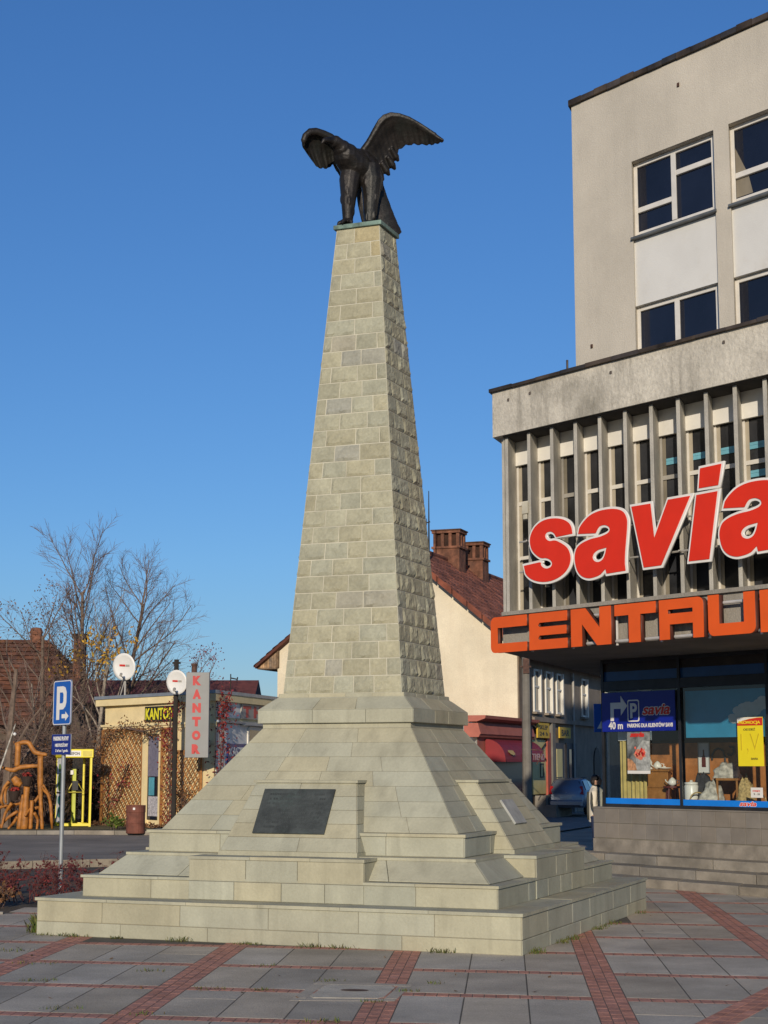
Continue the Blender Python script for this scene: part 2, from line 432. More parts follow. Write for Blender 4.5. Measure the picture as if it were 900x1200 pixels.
# four buttresses
XC = -.06
for k in range(4):
    fn = rot4(k)
    mb = MB(fn); mb.mi = 1; mb.box(XC-1.06, XC+1.06, -2.535, -1.9, .42, .88); mb.mi = 0
    course(mb, (XC-1.072,-2.54,.424),(XC+1.072,-2.54,.424),(XC-1.072,-2.54,.632),(XC+1.072,-2.54,.632), 4, d=.013, jit=.2)
    course(mb, (XC-1.072,-2.54,.634),(XC+1.072,-2.54,.634),(XC-1.072,-2.54,.872),(XC+1.072,-2.54,.872), 3, d=.013, jit=.2)
    for s in (1,-1):
        x = XC+s*1.06
        a, b = ((x,-2.535), (x,-1.9)) if s > 0 else ((x,-1.9), (x,-2.535))
        course(mb, (a[0],a[1],.424),(b[0],b[1],.424),(a[0],a[1],.872),(b[0],b[1],.872), 1, d=.012)
    c = [0,.36,.7,1]
    for i in range(3):
        mb.ti = tnt(.06); xa, xb = XC-1.085+2.17*c[i], XC-1.085+2.17*c[i+1]
        mb.box(xa+.002, xb-.002, -2.558, -1.9, .873, .906+random.uniform(0,.003))
    mb.ti = (1,1,1)
    # wedge: front slope from (y=-2.2,z=.96) to (y=-1.7,z=1.735)
    wb_, wt_ = .85, .635
    mb.box(XC-wb_-.015, XC+wb_+.015, -2.232, -1.8, .905, .957)
    F = lambda x, f: (XC+x*(wb_+(wt_-wb_)*f), -2.21+.51*f, .955+.765*f)
    mb.mi = 1
    mb.hexa([F(-1,0),F(1,0),(XC+wb_,-1.3,.955),(XC-wb_,-1.3,.955),F(-1,1),F(1,1),(XC+wt_,-1.3,1.72),(XC-wt_,-1.3,1.72)]); mb.mi = 0
    NRW = 5
    for i in range(NRW):
        f0, f1 = i/NRW, (i+1)/NRW
        course(mb, F(-1,f0), F(1,f0), F(-1,f1), F(1,f1), 1 if i % 2 else 2, d=.008, gap=.003, bev=.004, ta=.04)
        for s in (1,-1):
            p0, p1 = F(s,f0), F(s,f1)
            q0, q1 = (p0[0],-1.35,p0[2]), (p1[0],-1.35,p1[2])
            if s > 0: course(mb, p0, q0, p1, q1, 1, d=.008, gap=.003, bev=.004, ta=.05)
            else: course(mb, q0, p0, q1, p1, 1, d=.008, gap=.003, bev=.004, ta=.05)
    mb.box(XC-wt_-.03, XC+wt_+.03, -1.735, -1.3, 1.722, 1.752)
    bt = mb.build('buttress', [M_STONE, M_JOINT], mon)
    def PF(x, z, d=0):
        f = (z-.955)/.765; return (x, -2.21+.51*f-d*.832-.008, z+d*.555)
    pm = MB(fn)
    if k in (0, 2):
        x0, x1, za, zb = -.555, .345, 1.145, 1.64
        pm.hexa([PF(x0,za,.001),PF(x1,za,.001),PF(x1,zb,.001),PF(x0,zb,.001),PF(x0,za,.022),PF(x1,za,.022),PF(x1,zb,.022),PF(x0,zb,.022)])
        pm.mi = 1
        for r in range(8):
            zc = zb-.05-r*.052; x = x0+.08+random.uniform(0,.05); xe = x1-.08-random.uniform(0,.08)
            while x < xe:
                wl = random.uniform(.012,.03)
                pm.quad(PF(x,zc-.022,.0235),PF(x+wl,zc-.022,.0235),PF(x+wl,zc,.0235),PF(x,zc,.0235))
                x += wl+random.choice([.007,.007,.007,.03])
        pm.build('plaque', [M_PLAQUE, M_LETTER], bt)
    else:
        x0, x1, za, zb = -.30, .16, 1.22, 1.50
        pm.hexa([PF(x0,za,.001),PF(x1,za,.001),PF(x1,zb,.001),PF(x0,zb,.001),PF(x0,za,.03),PF(x1,za,.03),PF(x1,zb,.03),PF(x0,zb,.03)])
        pm.build('plaque', M_PLQ2, bt, bevel=.004)

# ------------------------------------------------------------------ eagle
WR=[((-0.062, 0.05, 1.227), (0.074, 0.2, 0.777)), ((0.006, 0.03, 1.328), (0.187, 0.24, 0.885)), ((0.074, 0, 1.448), (0.266, 0.26, 0.962)), ((0.153, -0.02, 1.584), (0.346, 0.27, 1.049)), ((0.221, -0.03, 1.652), (0.391, 0.27, 1.167)), ((0.323, -0.03, 1.688), (0.437, 0.25, 1.267)), ((0.437, -0.02, 1.679), (0.527, 0.22, 1.317)), ((0.573, 0, 1.638), (0.641, 0.2, 1.323)), ((0.686, 0.02, 1.579), (0.754, 0.18, 1.31)), ((0.799, 0.03, 1.505), (0.845, 0.16, 1.298)), ((0.913, 0.05, 1.429), (0.924, 0.13, 1.3)), ((0.992, 0.06, 1.373), (0.992, 0.1, 1.308)), ((1.037, 0.07, 1.346), (1.037, 0.08, 1.32))]
WL=[((-0.312, 0.0, 1.235), (-0.312, 0.2, 0.801)), ((-0.402, -0.05, 1.29), (-0.391, 0.2, 0.907)), ((-0.493, -0.1, 1.345), (-0.459, 0.17, 1.028)), ((-0.584, -0.15, 1.383), (-0.516, 0.12, 0.953)), ((-0.675, -0.2, 1.402), (-0.584, 0.05, 0.925)), ((-0.765, -0.24, 1.377), (-0.652, 0, 0.915)), ((-0.822, -0.26, 1.306), (-0.709, -0.05, 0.97)), ((-0.839, -0.26, 1.211), (-0.777, -0.12, 1.078)), ((-0.822, -0.24, 1.146), (-0.811, -0.2, 1.123))]
BODY=[(0.164, 0.3, 0.833, 0.09), (0.085, 0.22, 0.855, 0.14), (-0.051, 0.12, 0.882, 0.19), (-0.176, -0.02, 0.956, 0.21), (-0.266, -0.12, 1.03, 0.18), (-0.323, -0.2, 1.1, 0.125), (-0.368, -0.26, 1.14, 0.09), (-0.408, -0.3, 1.163, 0.085), (-0.459, -0.35, 1.141, 0.06)]
BEAK=[(-0.43, -0.32, 1.16, 0.06), (-0.50, -0.40, 1.15, 0.045), (-0.56, -0.46, 1.12, 0.032), (-.585,-.48,1.07,.010)]
LEGL=[(-0.187, -0.02, 0.92, 0.15), (-0.228, -0.05, 0.721, 0.14), (-0.238, -0.08, 0.474, 0.105), (-0.245, -0.1, 0.254, 0.08), (-.25,-.1,.08,.06)]
LEGR=[(0.028, 0.08, 0.952, 0.16), (0.065, 0.05, 0.753, 0.15), (0.056, 0.03, 0.509, 0.115), (0.046, 0.0, 0.286, 0.09), (.04,0,.08,.065)]
TAIL=[((-0.15, 0.2, 0.70), (0.198, 0.25, 0.9)), ((-0.12, 0.2, 0.469), (0.255, 0.25, 0.674)), ((-.07, 0.2, 0.24), (0.334, 0.24, 0.446)), ((0.05, 0.2, 0.08), (0.402, 0.25, 0.27)), ((0.39, 0.2, 0.015), (0.475, 0.26, 0.115))]
EB = V((MX, MY, 8.90))
eag = thing('eagle_statue', EB, 'dark bronze eagle with raised spread wings perched on top of the obelisk', 'statue')
def EP(p): return EB+V(p)
def blade(mb, st, chord=8, thick=.05, feath=.014, camb=.06):
    """lofted wing: thick leading edge, thin ridged trailing edge"""
    ns = len(st); up, dn = [], []
    for i, (a, b) in enumerate(st):
        a, b = V(a), V(b); i0, i1 = max(i-1,0), min(i+1,ns-1)
        sp = (V(st[i1][0])-V(st[i0][0])); nn = sp.cross(b-a)
        nn = nn.normalized() if nn.length > 1e-9 else V((0,-1,0))
        ru, rd = [], []
        for j in range(chord+1):
            t = j/chord; p = a.lerp(b, t)
            camber = camb*(b-a).length*math.sin(math.pi*t)
            h = thick*(1-t)**.6*min(1, (.15+t*5))*(1-.55*i/ns)+.012
            fr = feath*(1 if i % 2 else -1)*t
            ru.append(EP(p+nn*(camber+h*.5+fr))); rd.append(EP(p+nn*(camber-h*.5+fr)))
        up.append(ru); dn.append(rd)
    n = chord+1
    pts = [p for i in range(ns) for p in up[i]+dn[i][::-1]]
    m = 2*n; fs = []
    for i in range(ns-1):
        for j in range(m):
            fs.append((i*m+j, i*m+(j+1)%m, (i+1)*m+(j+1)%m, (i+1)*m+j))
    fs.append(tuple(range(m))[::-1]); fs.append(tuple((ns-1)*m+j for j in range(m)))
    mb.add(pts, fs, True)
def dens(st, k=3, serr=.02):
    out = []
    for i in range(len(st)-1):
        for j in range(k):
            t = j/k
            a = V(st[i][0]).lerp(V(st[i+1][0]), t); b = V(st[i][1]).lerp(V(st[i+1][1]), t)
            d = (b-a)
            b = b+d.normalized()*serr*(math.sin(math.pi*t)*1.0-.5) if d.length > 1e-6 else b
            out.append((a, b))
    out.append(st[-1]); return out
mb = MB()
blade(mb, dens(WR, 3, .022), thick=.13, feath=.006, camb=.07); blade(mb, dens(WL, 3, .02), thick=.06, feath=.005, camb=-.16)
for st, r0 in ((WR[:11], .05), (WL[:8], .07)):       # the wing arms
    mb.tube([EP(V(a).lerp(V(b), .10)) for a, b in st], [r0*(1-.06*i) for i in range(len(st))], 10, raw=True)
    mb.ball(EP(V(st[-1][0]).lerp(V(st[-1][1]),.1)), r0*.5, 8, 6)
mb.tube([EP(b[:3]) for b in BODY], [b[3] for b in BODY], 14, raw=True)
for p_, r_ in (((-.2,-.02,1.07),.13),((-.12,.04,1.08),.12),((-.05,.1,1.07),.13),((.02,.14,1.0),.14),((-.28,-.06,1.12),.1),((-.09,.08,.84),.17),((-.2,.0,.9),.16),((.03,.12,.86),.16)): mb.ball(EP(p_), r_, 14, 9)
for b in BODY[1:-1]: mb.ball(EP(b[:3]), b[3]*1.0, 14, 9)
mb.tube([EP(b[:3]) for b in BEAK], [b[3] for b in BEAK], 8, raw=True)
for lg in (LEGL, LEGR):
    mb.tube([EP(b[:3]) for b in lg], [b[3] for b in lg], 12, raw=True)
    for q in range(12):   # shaggy leg feathers
        b = lg[random.randint(0,3)]; a_ = random.uniform(0, 6.28)
        c = V(b[:3])+V((math.cos(a_)*b[3]*.9, math.sin(a_)*b[3]*.9, random.uniform(-.1,.1)))
        mb.ball(EP(c), (.022,.022,.07), 8, 6)
    f = V(lg[-1][:3])
    for ang, ln in ((-150,.15),(-110,.19),(-70,.17),(60,.1)):
        d = V((math.cos(R(ang)), math.sin(R(ang)), 0))
        mb.tube([EP(f+V((0,0,.0))), EP(f+d*ln*.5+V((0,0,.04))), EP(f+d*ln*.85+V((0,0,.01))), EP(f+d*ln*1.05+V((0,0,-.03)))], [.045,.04,.032,.008], 8, raw=True)
blade(mb, dens(TAIL, 3, .0), thick=.09, feath=.008)
for st, n in ((WR, 7),):      # feather lobes along the inner trailing edge
    for i in range(0, 5):
        a, b = V(st[i][0]), V(st[i][1]); d = (b-a).normalized(); q = V((.8,0,-.6)); mb.tube([EP(b-d*.12+V((-.03,-.03,0))), EP(b+V((0,-.02,0))), EP(b+(d+q)*.035)], [.03,.05,.018], 8, raw=True)
remeshed('body', mb, M_BRONZE, eag, .010, 1)
mb = MB(ML); mb.box(-.338,.338,-.338,.338,8.893,8.952)
mb.build('base_plate', M_PATINA, eag, bevel=.008)
# ------------------------------------------------------------------ ground and paving
def struct(o): o['kind'] = 'structure'; return o
mb = MB(); mb.quad((-1500,-200,-.012),(1500,-200,-.012),(1500,2500,-.012),(-1500,2500,-.012))
struct(mb.build('ground', M_ASPH))
# plaza: slabs in groups of three between red bands
BA = V((.983,-.182,0)); BB = V((math.sin(R(4.2)), math.cos(R(4.2)), 0))
PO = V((-2.0, 12.86, 0)); PU, PV, BW, LB = 1.90, 1.66, .285, .20
def PW(a, b, z=0): return PO+BA*a+BB*b+V((0,0,z))
EDGE = [(-14,3),(12,3),(12,24.2),(4.2,26.4),(1.5,27),(-2.8,23.3),(-4.72,22.6),(-4.95,21.9),(-14,20.6)]
def inside(p, poly):
    c = False; n = len(poly)
    for i in range(n):
        x0,y0 = poly[i]; x1,y1 = poly[(i+1)%n]
        if (y0 > p.y) != (y1 > p.y) and p.x < (x1-x0)*(p.y-y0)/(y1-y0)+x0: c = not c
    return c
def under(p):
    dx, dy = p.x-MX, p.y-MY; a, b = ca*dx+sa*dy, -sa*dx+ca*dy
    return max(abs(a), abs(b)) < 2.8
MH = [(-.61,15.25),(.26,15.06),(.09,14.02),(-.79,14.05)]
DG0, DG1 = V((2.36,12.86,0)), V((3.30,14.75,0)); DGd = (DG1-DG0).normalized()
sand = MB(); sand.add([(x,y,.002) for x,y in EDGE], [tuple(range(len(EDGE)))])
struct(sand.build('paving_bed', M_SAND))
pv = MB(); LAT0 = .33
def flag(a0, a1, b0, b1, mi, g=.006, tv=.1):
    c = PW((a0+a1)/2, (b0+b1)/2)
    if not inside(c, EDGE) or under(c) : return
    z = [random.uniform(.0045,.0055) for _ in range(4)]; t = tnt(tv, .03); pv.ti = t; pv.mi = mi
    e = .004
    o = [PW(a0+g,b0+g,z[0]-.0025),PW(a1-g,b0+g,z[1]-.0025),PW(a1-g,b1-g,z[2]-.0025),PW(a0+g,b1-g,z[3]-.0025)]
    i_ = [PW(a0+g+e,b0+g+e,z[0]),PW(a1-g-e,b0+g+e,z[1]),PW(a1-g-e,b1-g-e,z[2]),PW(a0+g+e,b1-g-e,z[3])]
    pv.add(o+i_, [(4,5,6,7),(0,1,5,4),(1,2,6,5),(2,3,7,6),(3,0,4,7)], True)
for i in range(-6, 6):
    A0 = i*PU-BW/2
    nb = 84
    for q in range(3):            # wide band: three bricks, laid lengthways
        for r in range(-40, nb):
            b0 = r*.205+(.1 if q == 1 else 0)
            flag(A0+q*.095, A0+(q+1)*.095, b0, b0+.205, 1, .003, .10)
    S0, S1 = A0+BW, A0+PU
    wS = (S1-S0)/3
    for j in range(-6, 9):
        b0 = LAT0+j*PV
        n = int((S1-S0)/.1)
        for q in range(n):        # narrow cross band
            flag(S0+q*(S1-S0)/n, S0+(q+1)*(S1-S0)/n, b0-LB/2, b0+LB/2, 1, .003, .10)
        for q in range(3):
            t0, t1 = b0+LB/2, b0+PV-LB/2
            if random.random() < .16:
                md = t0+(t1-t0)*random.choice([.5,.66,.33])
                flag(S0+q*wS, S0+(q+1)*wS, t0, md, 0, .004, .10); flag(S0+q*wS, S0+(q+1)*wS, md, t1, 0, .004, .10)
            else: flag(S0+q*wS, S0+(q+1)*wS, t0, t1, 0, .006, .12)
# oblique band crossing at the right
nn = V((DGd.y,-DGd.x,0))
for q in range(-30, 55):
    for r in range(3):
        a = DG0+DGd*(q*.2)+nn*(r*.095); c = a+DGd*.1
        if not inside(c, EDGE): continue
        pv.mi = 1; pv.ti = tnt(.16,.03); P = [a+DGd*.004+nn*.004, a+DGd*.196+nn*.004, a+DGd*.196+nn*.091, a+DGd*.004+nn*.091]
        pv.add([p+V((0,0,.001)) for p in P]+[p+V((0,0,.009)) for p in P], [(4,5,6,7),(0,1,5,4),(1,2,6,5),(2,3,7,6),(3,0,4,7)], True)
struct(pv.build('plaza_paving', [M_SLAB, M_BRICK]))
# manhole
M_COVER = mat('worn_manhole_concrete', (.52,.47,.37), .85, var=.15, scale=3, bump=.5, bscale=60, stain=.35)
M_RUST = mat('rusty_iron', (.10,.05,.035), .8, var=.3, scale=9, bump=.4)
c0 = V((-.262,14.59,0))
mh = thing('manhole_cover', c0, 'rectangular concrete manhole cover with rusty lifting slot set in the paving', 'manhole')
mb = MB()
def lerpq(q, u, v): a,b,c,d = [V((*x,0)) for x in q]; return (d*(1-u)+c*u)*(1-v)+(a*(1-u)+b*u)*v
for q in ((0,1,0,.13),(0,1,.87,1),(0,.13,.13,.87),(.87,1,.13,.87)):
    u0,u1,v0,v1 = q; P = [lerpq(MH,u0+.005,v0+.005),lerpq(MH,u1-.005,v0+.005),lerpq(MH,u1-.005,v1-.005),lerpq(MH,u0+.005,v1-.005)]
    mb.hexa([p+V((0,0,-.003)) for p in P]+[p+V((0,0,.0064)) for p in P])
mb.build('frame', M_SLAB, mh)
mb = MB(); oc = [(.145+.05,.145),(.855-.05,.145),(.855,.22),(.855,.78),(.8,.855),(.2,.855),(.145,.78),(.145,.22)]
P = [lerpq(MH,u,v) for u,v in oc]; n = len(P)
mb.add([p+V((0,0,-.003)) for p in P]+[p+V((0,0,.0084)) for p in P], [tuple(range(n))[::-1], tuple(range(n,2*n))]+[(i,(i+1)%n,n+(i+1)%n,n+i) for i in range(n)])
lid = mb.build('cover', M_COVER, mh)
mb = MB(); P = [lerpq(MH,.5+.14*math.cos(t*.5236),.55+.055*math.sin(t*.5236)) for t in range(12)]
mb.add([p+V((0,0,.0118)) for p in P], [tuple(range(12))]); mb.build('lifting_slot', M_RUST, lid)

# grass in the joints
gm = MB()
def tuft(x, y, n, r, h):
    for _ in range(n):
        a = random.uniform(0,6.28); rr = r*random.random()**.7; px, py = x+rr*math.cos(a), y+rr*.45*math.sin(a)
        l = h*random.uniform(.5,1.2); b = random.uniform(0,6.28); dx, dy = math.cos(b), math.sin(b); k = random.uniform(.2,.8)*l
        gm.ti = (random.uniform(.7,1.3), random.uniform(.7,1.2), random.uniform(.5,1.0))
        gm.add([(px-dy*.005,py+dx*.005,0),(px+dy*.005,py-dx*.005,0),(px+dx*k*.5+dy*.003,py+dy*k*.5-dx*.003,l*.7),(px+dx*k,py+dy*k,l)], [(0,1,2),(0,2,3)], True)
for (x,y,n,r) in ((-1.05,14.68,60,.12),(-.45,12.95,90,.2),(-1.5,14.75,60,.14),(-3.1,15.3,60,.2),(-2.2,16.0,50,.18),(.2,14.62,60,.12),(-.1,13.98,40,.12),
                  (-1.9,13.3,50,.2),(-3.4,16.6,60,.25),(-1.15,16.4,40,.16),(-2.6,13.6,60,.22),(-3.9,17.7,80,.28),(-.5,15.28,50,.15),(.45,15.1,40,.1)):
    tuft(x, y, n//2, r, .035)
for t in (.02,.06,.1,.19,.33,.47,.6,.66,.85):
    p = ML((-2.92+5.84*t, -2.96, 0)); tuft(p.x, p.y, random.randint(15,60), random.uniform(.06,.2), random.uniform(.03,.07))
for t in range(14): p = ML((2.96, -2.8+5.6*random.random(), 0)); tuft(p.x, p.y, 25, .1, .05)
p = ML((-2.98,-2.7,0)); tuft(p.x, p.y, 160, .16, .2)
tag(gm.build('grass', M_GRASS, recalc=False), 'green grass tufts growing in the paving joints and along the plinth foot', 'grass', kind='stuff')

lf = MB(); M_LITTER = mat('dry_leaf_litter', (.22,.13,.06), .9, var=.4, scale=8)
for _ in range(90):
    p = V((random.uniform(-6,6), 11.5+13*random.random()**1.3, .012))
    if under(p) or not inside(p, EDGE): continue
    lf.ti = random.choice([(1,1,1),(1.3,1.1,.8),(.6,.6,.6),(2.4,3.2,5)]) if random.random() < .9 else (1,1,1)
    a = random.uniform(0,6.28); q = random.uniform(.012,.03); d = V((math.cos(a),math.sin(a),.15))*q; e = V((-d.y,d.x,.005))*.6
    lf.add([p-d,p-e,p+d+V((0,0,.008)),p+e], [(0,1,2,3)], True)
tag(lf.build('fallen_leaves', M_LITTER, recalc=False), 'scattered dry leaves and bits of litter on the paving', 'leaves', kind='stuff')

# far left: planting bed, kerbs, verge
BED = [(-16,20.6),(-4.95,21.9),(-4.72,22.6),(-2.8,23.3),(-1.5,27.5),(-3.6,32.6),(-6.6,31.3),(-16,27.5)]
mb = MB(); mb.add([(x,y,.0) for x,y in BED], [tuple(range(len(BED)))]); struct(mb.build('flower_bed', M_DIRT))
mb = MB()
def kerb(mb, pts, w_=.12, h=.12):
    for i in range(len(pts)-1):
        a, b = V((*pts[i],0)), V((*pts[i+1],0)); L_ = (b-a).length; n = max(1, int(L_/1.0)); d = (b-a)/n; s = V((-d.y,d.x,0)).normalized()*w_
        for k in range(n):
            p, q = a+d*k+d.normalized()*.006, a+d*(k+1)-d.normalized()*.006; z = h+random.uniform(-.008,.008); mb.ti = tnt(.1)
            mb.hexa([p-V((0,0,.05)),q-V((0,0,.05)),q+s-V((0,0,.05)),p+s-V((0,0,.05)),p+V((0,0,z)),q+V((0,0,z)),q+s+V((0,0,z)),p+s+V((0,0,z))], True)
kerb(mb, [(-16,20.6),(-4.95,21.9)], .08, .03)
kerb(mb, [(-18,26.8),(-9,30.6),(-6.6,31.5),(-3.6,32.8),(-1.4,27.6)], .13, .13)
kerb(mb, [(-22,46.0),(-8.6,46.4),(-4,45.6),(2.5,41.5)], .13, .10)
struct(mb.build('kerb', M_KERB))
M_VERGE = mat('trodden_grass_verge', (.13,.115,.06), .95, var=.3, scale=1.5, bump=.8, bscale=30, fine=.3, stain=.5, stain_col=(.09,.10,.035))
mb = MB(); mb.add([(x,y,.05) for x,y in ((-40,46.2),(-8.6,46.6),(-4,45.8),(-3.6,54),(-10,56),(-40,120))], [tuple(range(6))]); struct(mb.build('verge', M_VERGE))
M_PAVE2 = mat('grey_pavement', (.20,.19,.17), .9, var=.15, scale=2, bump=.3)
mb = MB(); mb.add([(x,y,.03) for x,y in ((-3.9,45.8),(2.4,41.8),(5.2,48.2),(12.5,68),(10,69),(-3.4,54))], [tuple(range(6))]); struct(mb.build('pavement', M_PAVE2))
# ------------------------------------------------------------------ department store
C0 = V((1.994, 27.325, 0)); UU = V((.6157,-.7880,0)); VV = V((.3239,.9461,0)); NN = V((-.7880,-.6157,0))
def SK(p): return C0+UU*p[0]+VV*p[1]+V((0,0,p[2]))          # s along the front, t into the building, z up
def SN(s, t, z, d): return SK((s,t,z))+NN*d                   # d out of the front
TG = 3.354; SE = 9.0
M_RENDER = mat('grey_beige_render', (.56,.51,.42), .9, var=.07, scale=.7, bump=.3, bscale=40, streak=.22, streak_col=(.36,.33,.27), stain=.65, stain_col=(.40,.365,.30), fine=.06)
M_FASC = mat('stained_concrete_fascia', (.60,.555,.46), .9, var=.1, scale=1.3, bump=.8, bscale=14, streak=.8, streak_col=(.16,.145,.115), stain=.95, stain_col=(.24,.22,.175), fine=.12)
M_FIN = mat('fin_concrete', (.50,.47,.40), .9, var=.12, scale=2, bump=.4, bscale=40, streak=.5, streak_col=(.16,.15,.125), fine=.1)
M_WPANEL = mat('white_spandrel', (.76,.74,.68), .7, var=.05, scale=2, stain=.15, stain_col=(.45,.40,.31))
M_WPANEL2 = mat('white_render_panel', (.66,.65,.61), .8, var=.04, scale=.9, stain=.45, stain_col=(.46,.38,.26), bump=.15)
M_WFRAME = mat('white_window_frame', (.68,.65,.59), .5, var=.06, scale=4, stain=.2, stain_col=(.4,.37,.31))
M_GREYFR = mat('grey_window_frame', (.36,.34,.30), .6, var=.1, stain=.3)
M_DGLASS = mat('dark_window_glass', (.012,.016,.03), .04, var=.2, scale=.6, spec=.5)
M_COPING = mat('dark_tin_coping', (.07,.055,.045), .6, metal=.3, var=.4, scale=2)
M_SILL = mat('grey_tin_sill', (.18,.19,.19), .5, metal=.4, var=.15)
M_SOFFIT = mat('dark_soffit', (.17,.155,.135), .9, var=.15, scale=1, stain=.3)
M_BFRAME = mat('dark_shopfront_frame', (.035,.036,.04), .4, metal=.3, var=.2)
M_TILE = mat('grey_plinth_tile', (.215,.19,.16), .6, var=.08, scale=3, stain=.25, stain_col=(.19,.175,.15), bump=.1)
M_RED = mat('red_sign_face', (.70,.030,.008), .45, var=.03)
M_WHITE = mat('white_sign_edge', (.75,.73,.68), .5, var=.04)
M_ORANGE = mat('orange_red_sign_face', (.72,.10,.012), .45, var=.04)
M_ORSIDE = mat('dark_sign_return', (.10,.03,.02), .6, var=.2)
M_TUBE = mat('pale_metal_tube', (.55,.53,.50), .45, metal=.2, var=.1)
M_GLASS = glass_mat('clear_shop_glass')

st_ = thing('department_store', SK((0,0,0)), 'grey concrete department store with vertical fins, set-back upper storeys and jutting first floor', 'building')
# upper tower (set back behind the fascia roof)
TT, TS = 1.5, 1.36
wins = []
mb = MB(SK)
pitch = 2.10; cols = [(2.77+pitch*i, 4.56+pitch*i) for i in range(3)]; SX = 9.6
rows = [(10.66, 12.0), (8.15, 9.49)]
# wall as piers and bands so that windows are real recesses
xs = TS
for (a, b) in cols+[(SX, SX)]:
    if a > xs: mb.box(xs, a, TT, TT+.35, 7.4, 12.0)
    xs = b
mb.box(TS, SX, TT, TT+.35, 12.0, 13.44)
mb.box(TS, SX, TT+.35, 12, 7.4, 13.44)
mb.build('tower_wall', M_RENDER, st_)
mb = MB(SK)
n = 26
for i in range(n):
    a, b = TS-.06+(SX-TS)*i/n, TS-.06+(SX-TS)*(i+1)/n; mb.ti = tnt(.35,.15)
    mb.box(a, b-.004, TT-.07, 12, 13.44+random.uniform(0,.01), 13.54+random.uniform(-.01,.015))
mb.build('tower_coping', M_COPING, st_)
for (a, b) in cols:
    mb = MB(SK); mb.box(a+.003, b-.003, TT+.06, TT+.34, 9.49, 10.62); mb.build('spandrel_panel', M_WPANEL2, st_)
    for ri, (z0, z1) in enumerate(rows):
        f = MB(SK); t0, t1 = TT+.16, TT+.24; m = (a+b)/2
        zb = z0+.06 if ri == 0 else z0
        f.box(a+.003, a+.085, t0, t1, zb, z1-.003); f.box(b-.085, b-.003, t0, t1, zb, z1-.003)
        f.box(a+.085, b-.085, t0, t1, z1-.075, z1-.003); f.box(a+.085, b-.085, t0, t1, zb, zb+.07)
        f.box(m-.055, m+.055, t0-.02, t1, zb+.07, z1-.075)
        if ri == 0:
            f.box(a+.085, m-.055, t0-.01, t1, zb+.40, zb+.49); f.box(m+.055, b-.085, t0-.01, t1, z1-.46, z1-.37)
        fr = f.build('window_frame', M_WFRAME, st_, bevel=.008)
        g = MB(SK); g.quad((a,t0+.05,z0),(b,t0+.05,z0),(b,t0+.05,z1),(a,t0+.05,z1)); g.build('pane', M_DGLASS, fr)
        if ri == 0 and a > 4:
            q = MB(SK); q.add([(a+.09,t0+.046,zb+.10),(a+.42,t0+.046,zb+.10),(a+.34,t0+.046,zb+.42),(a+.09,t0+.046,z1-.35)], [(0,1,2,3)]); q.build('curtain', mat('beige_curtain', (.22,.19,.14), .9), fr)
        if ri == 0:
            s = MB(SK); s.box(a-.05, b+.02, TT-.07, TT+.16, 10.625, 10.66); s.build('window_sill', M_SILL, fr)
for s, z in ((3.85,13.0),(1.75,9.0),(1.62,8.55)):
    d = MB(SK); d.box(s-.025, s+.025, TT-.03, TT+.02, z-.03, z+.03); d.build('wall_fixing', M_RUST, st_)
# fascia of the lower block
mb = MB(SK); mb.box(-.17, SE, -.15, 11, 7.40, 8.17); mb.build('fascia', M_FASC, st_)
mb = MB(SK)
for i in range(16):
    a, b = -.23+(SE+.2)*i/16, -.23+(SE+.2)*(i+1)/16; mb.ti = tnt(.3,.1)
    mb.box(a, b-.004, -.23, 11, 8.17+random.uniform(0,.008), 8.225+random.uniform(-.01,.012))
mb.build('fascia_coping', M_COPING, st_)
for s, z in ((.24,7.98),(.77,8.0),(2.62,8.0),(4.9,8.02)):
    mb = MB(SK); mb.tube([(s,-.16,z),(s,-.05,z)], .028, 8); mb.build('weep_hole', M_COPING, st_)
mb = MB(SK); mb.tube([(1.62,-.05,8.2),(1.62,-.05,8.42)], .018, 6); mb.build('roof_rod', M_COPING, st_)
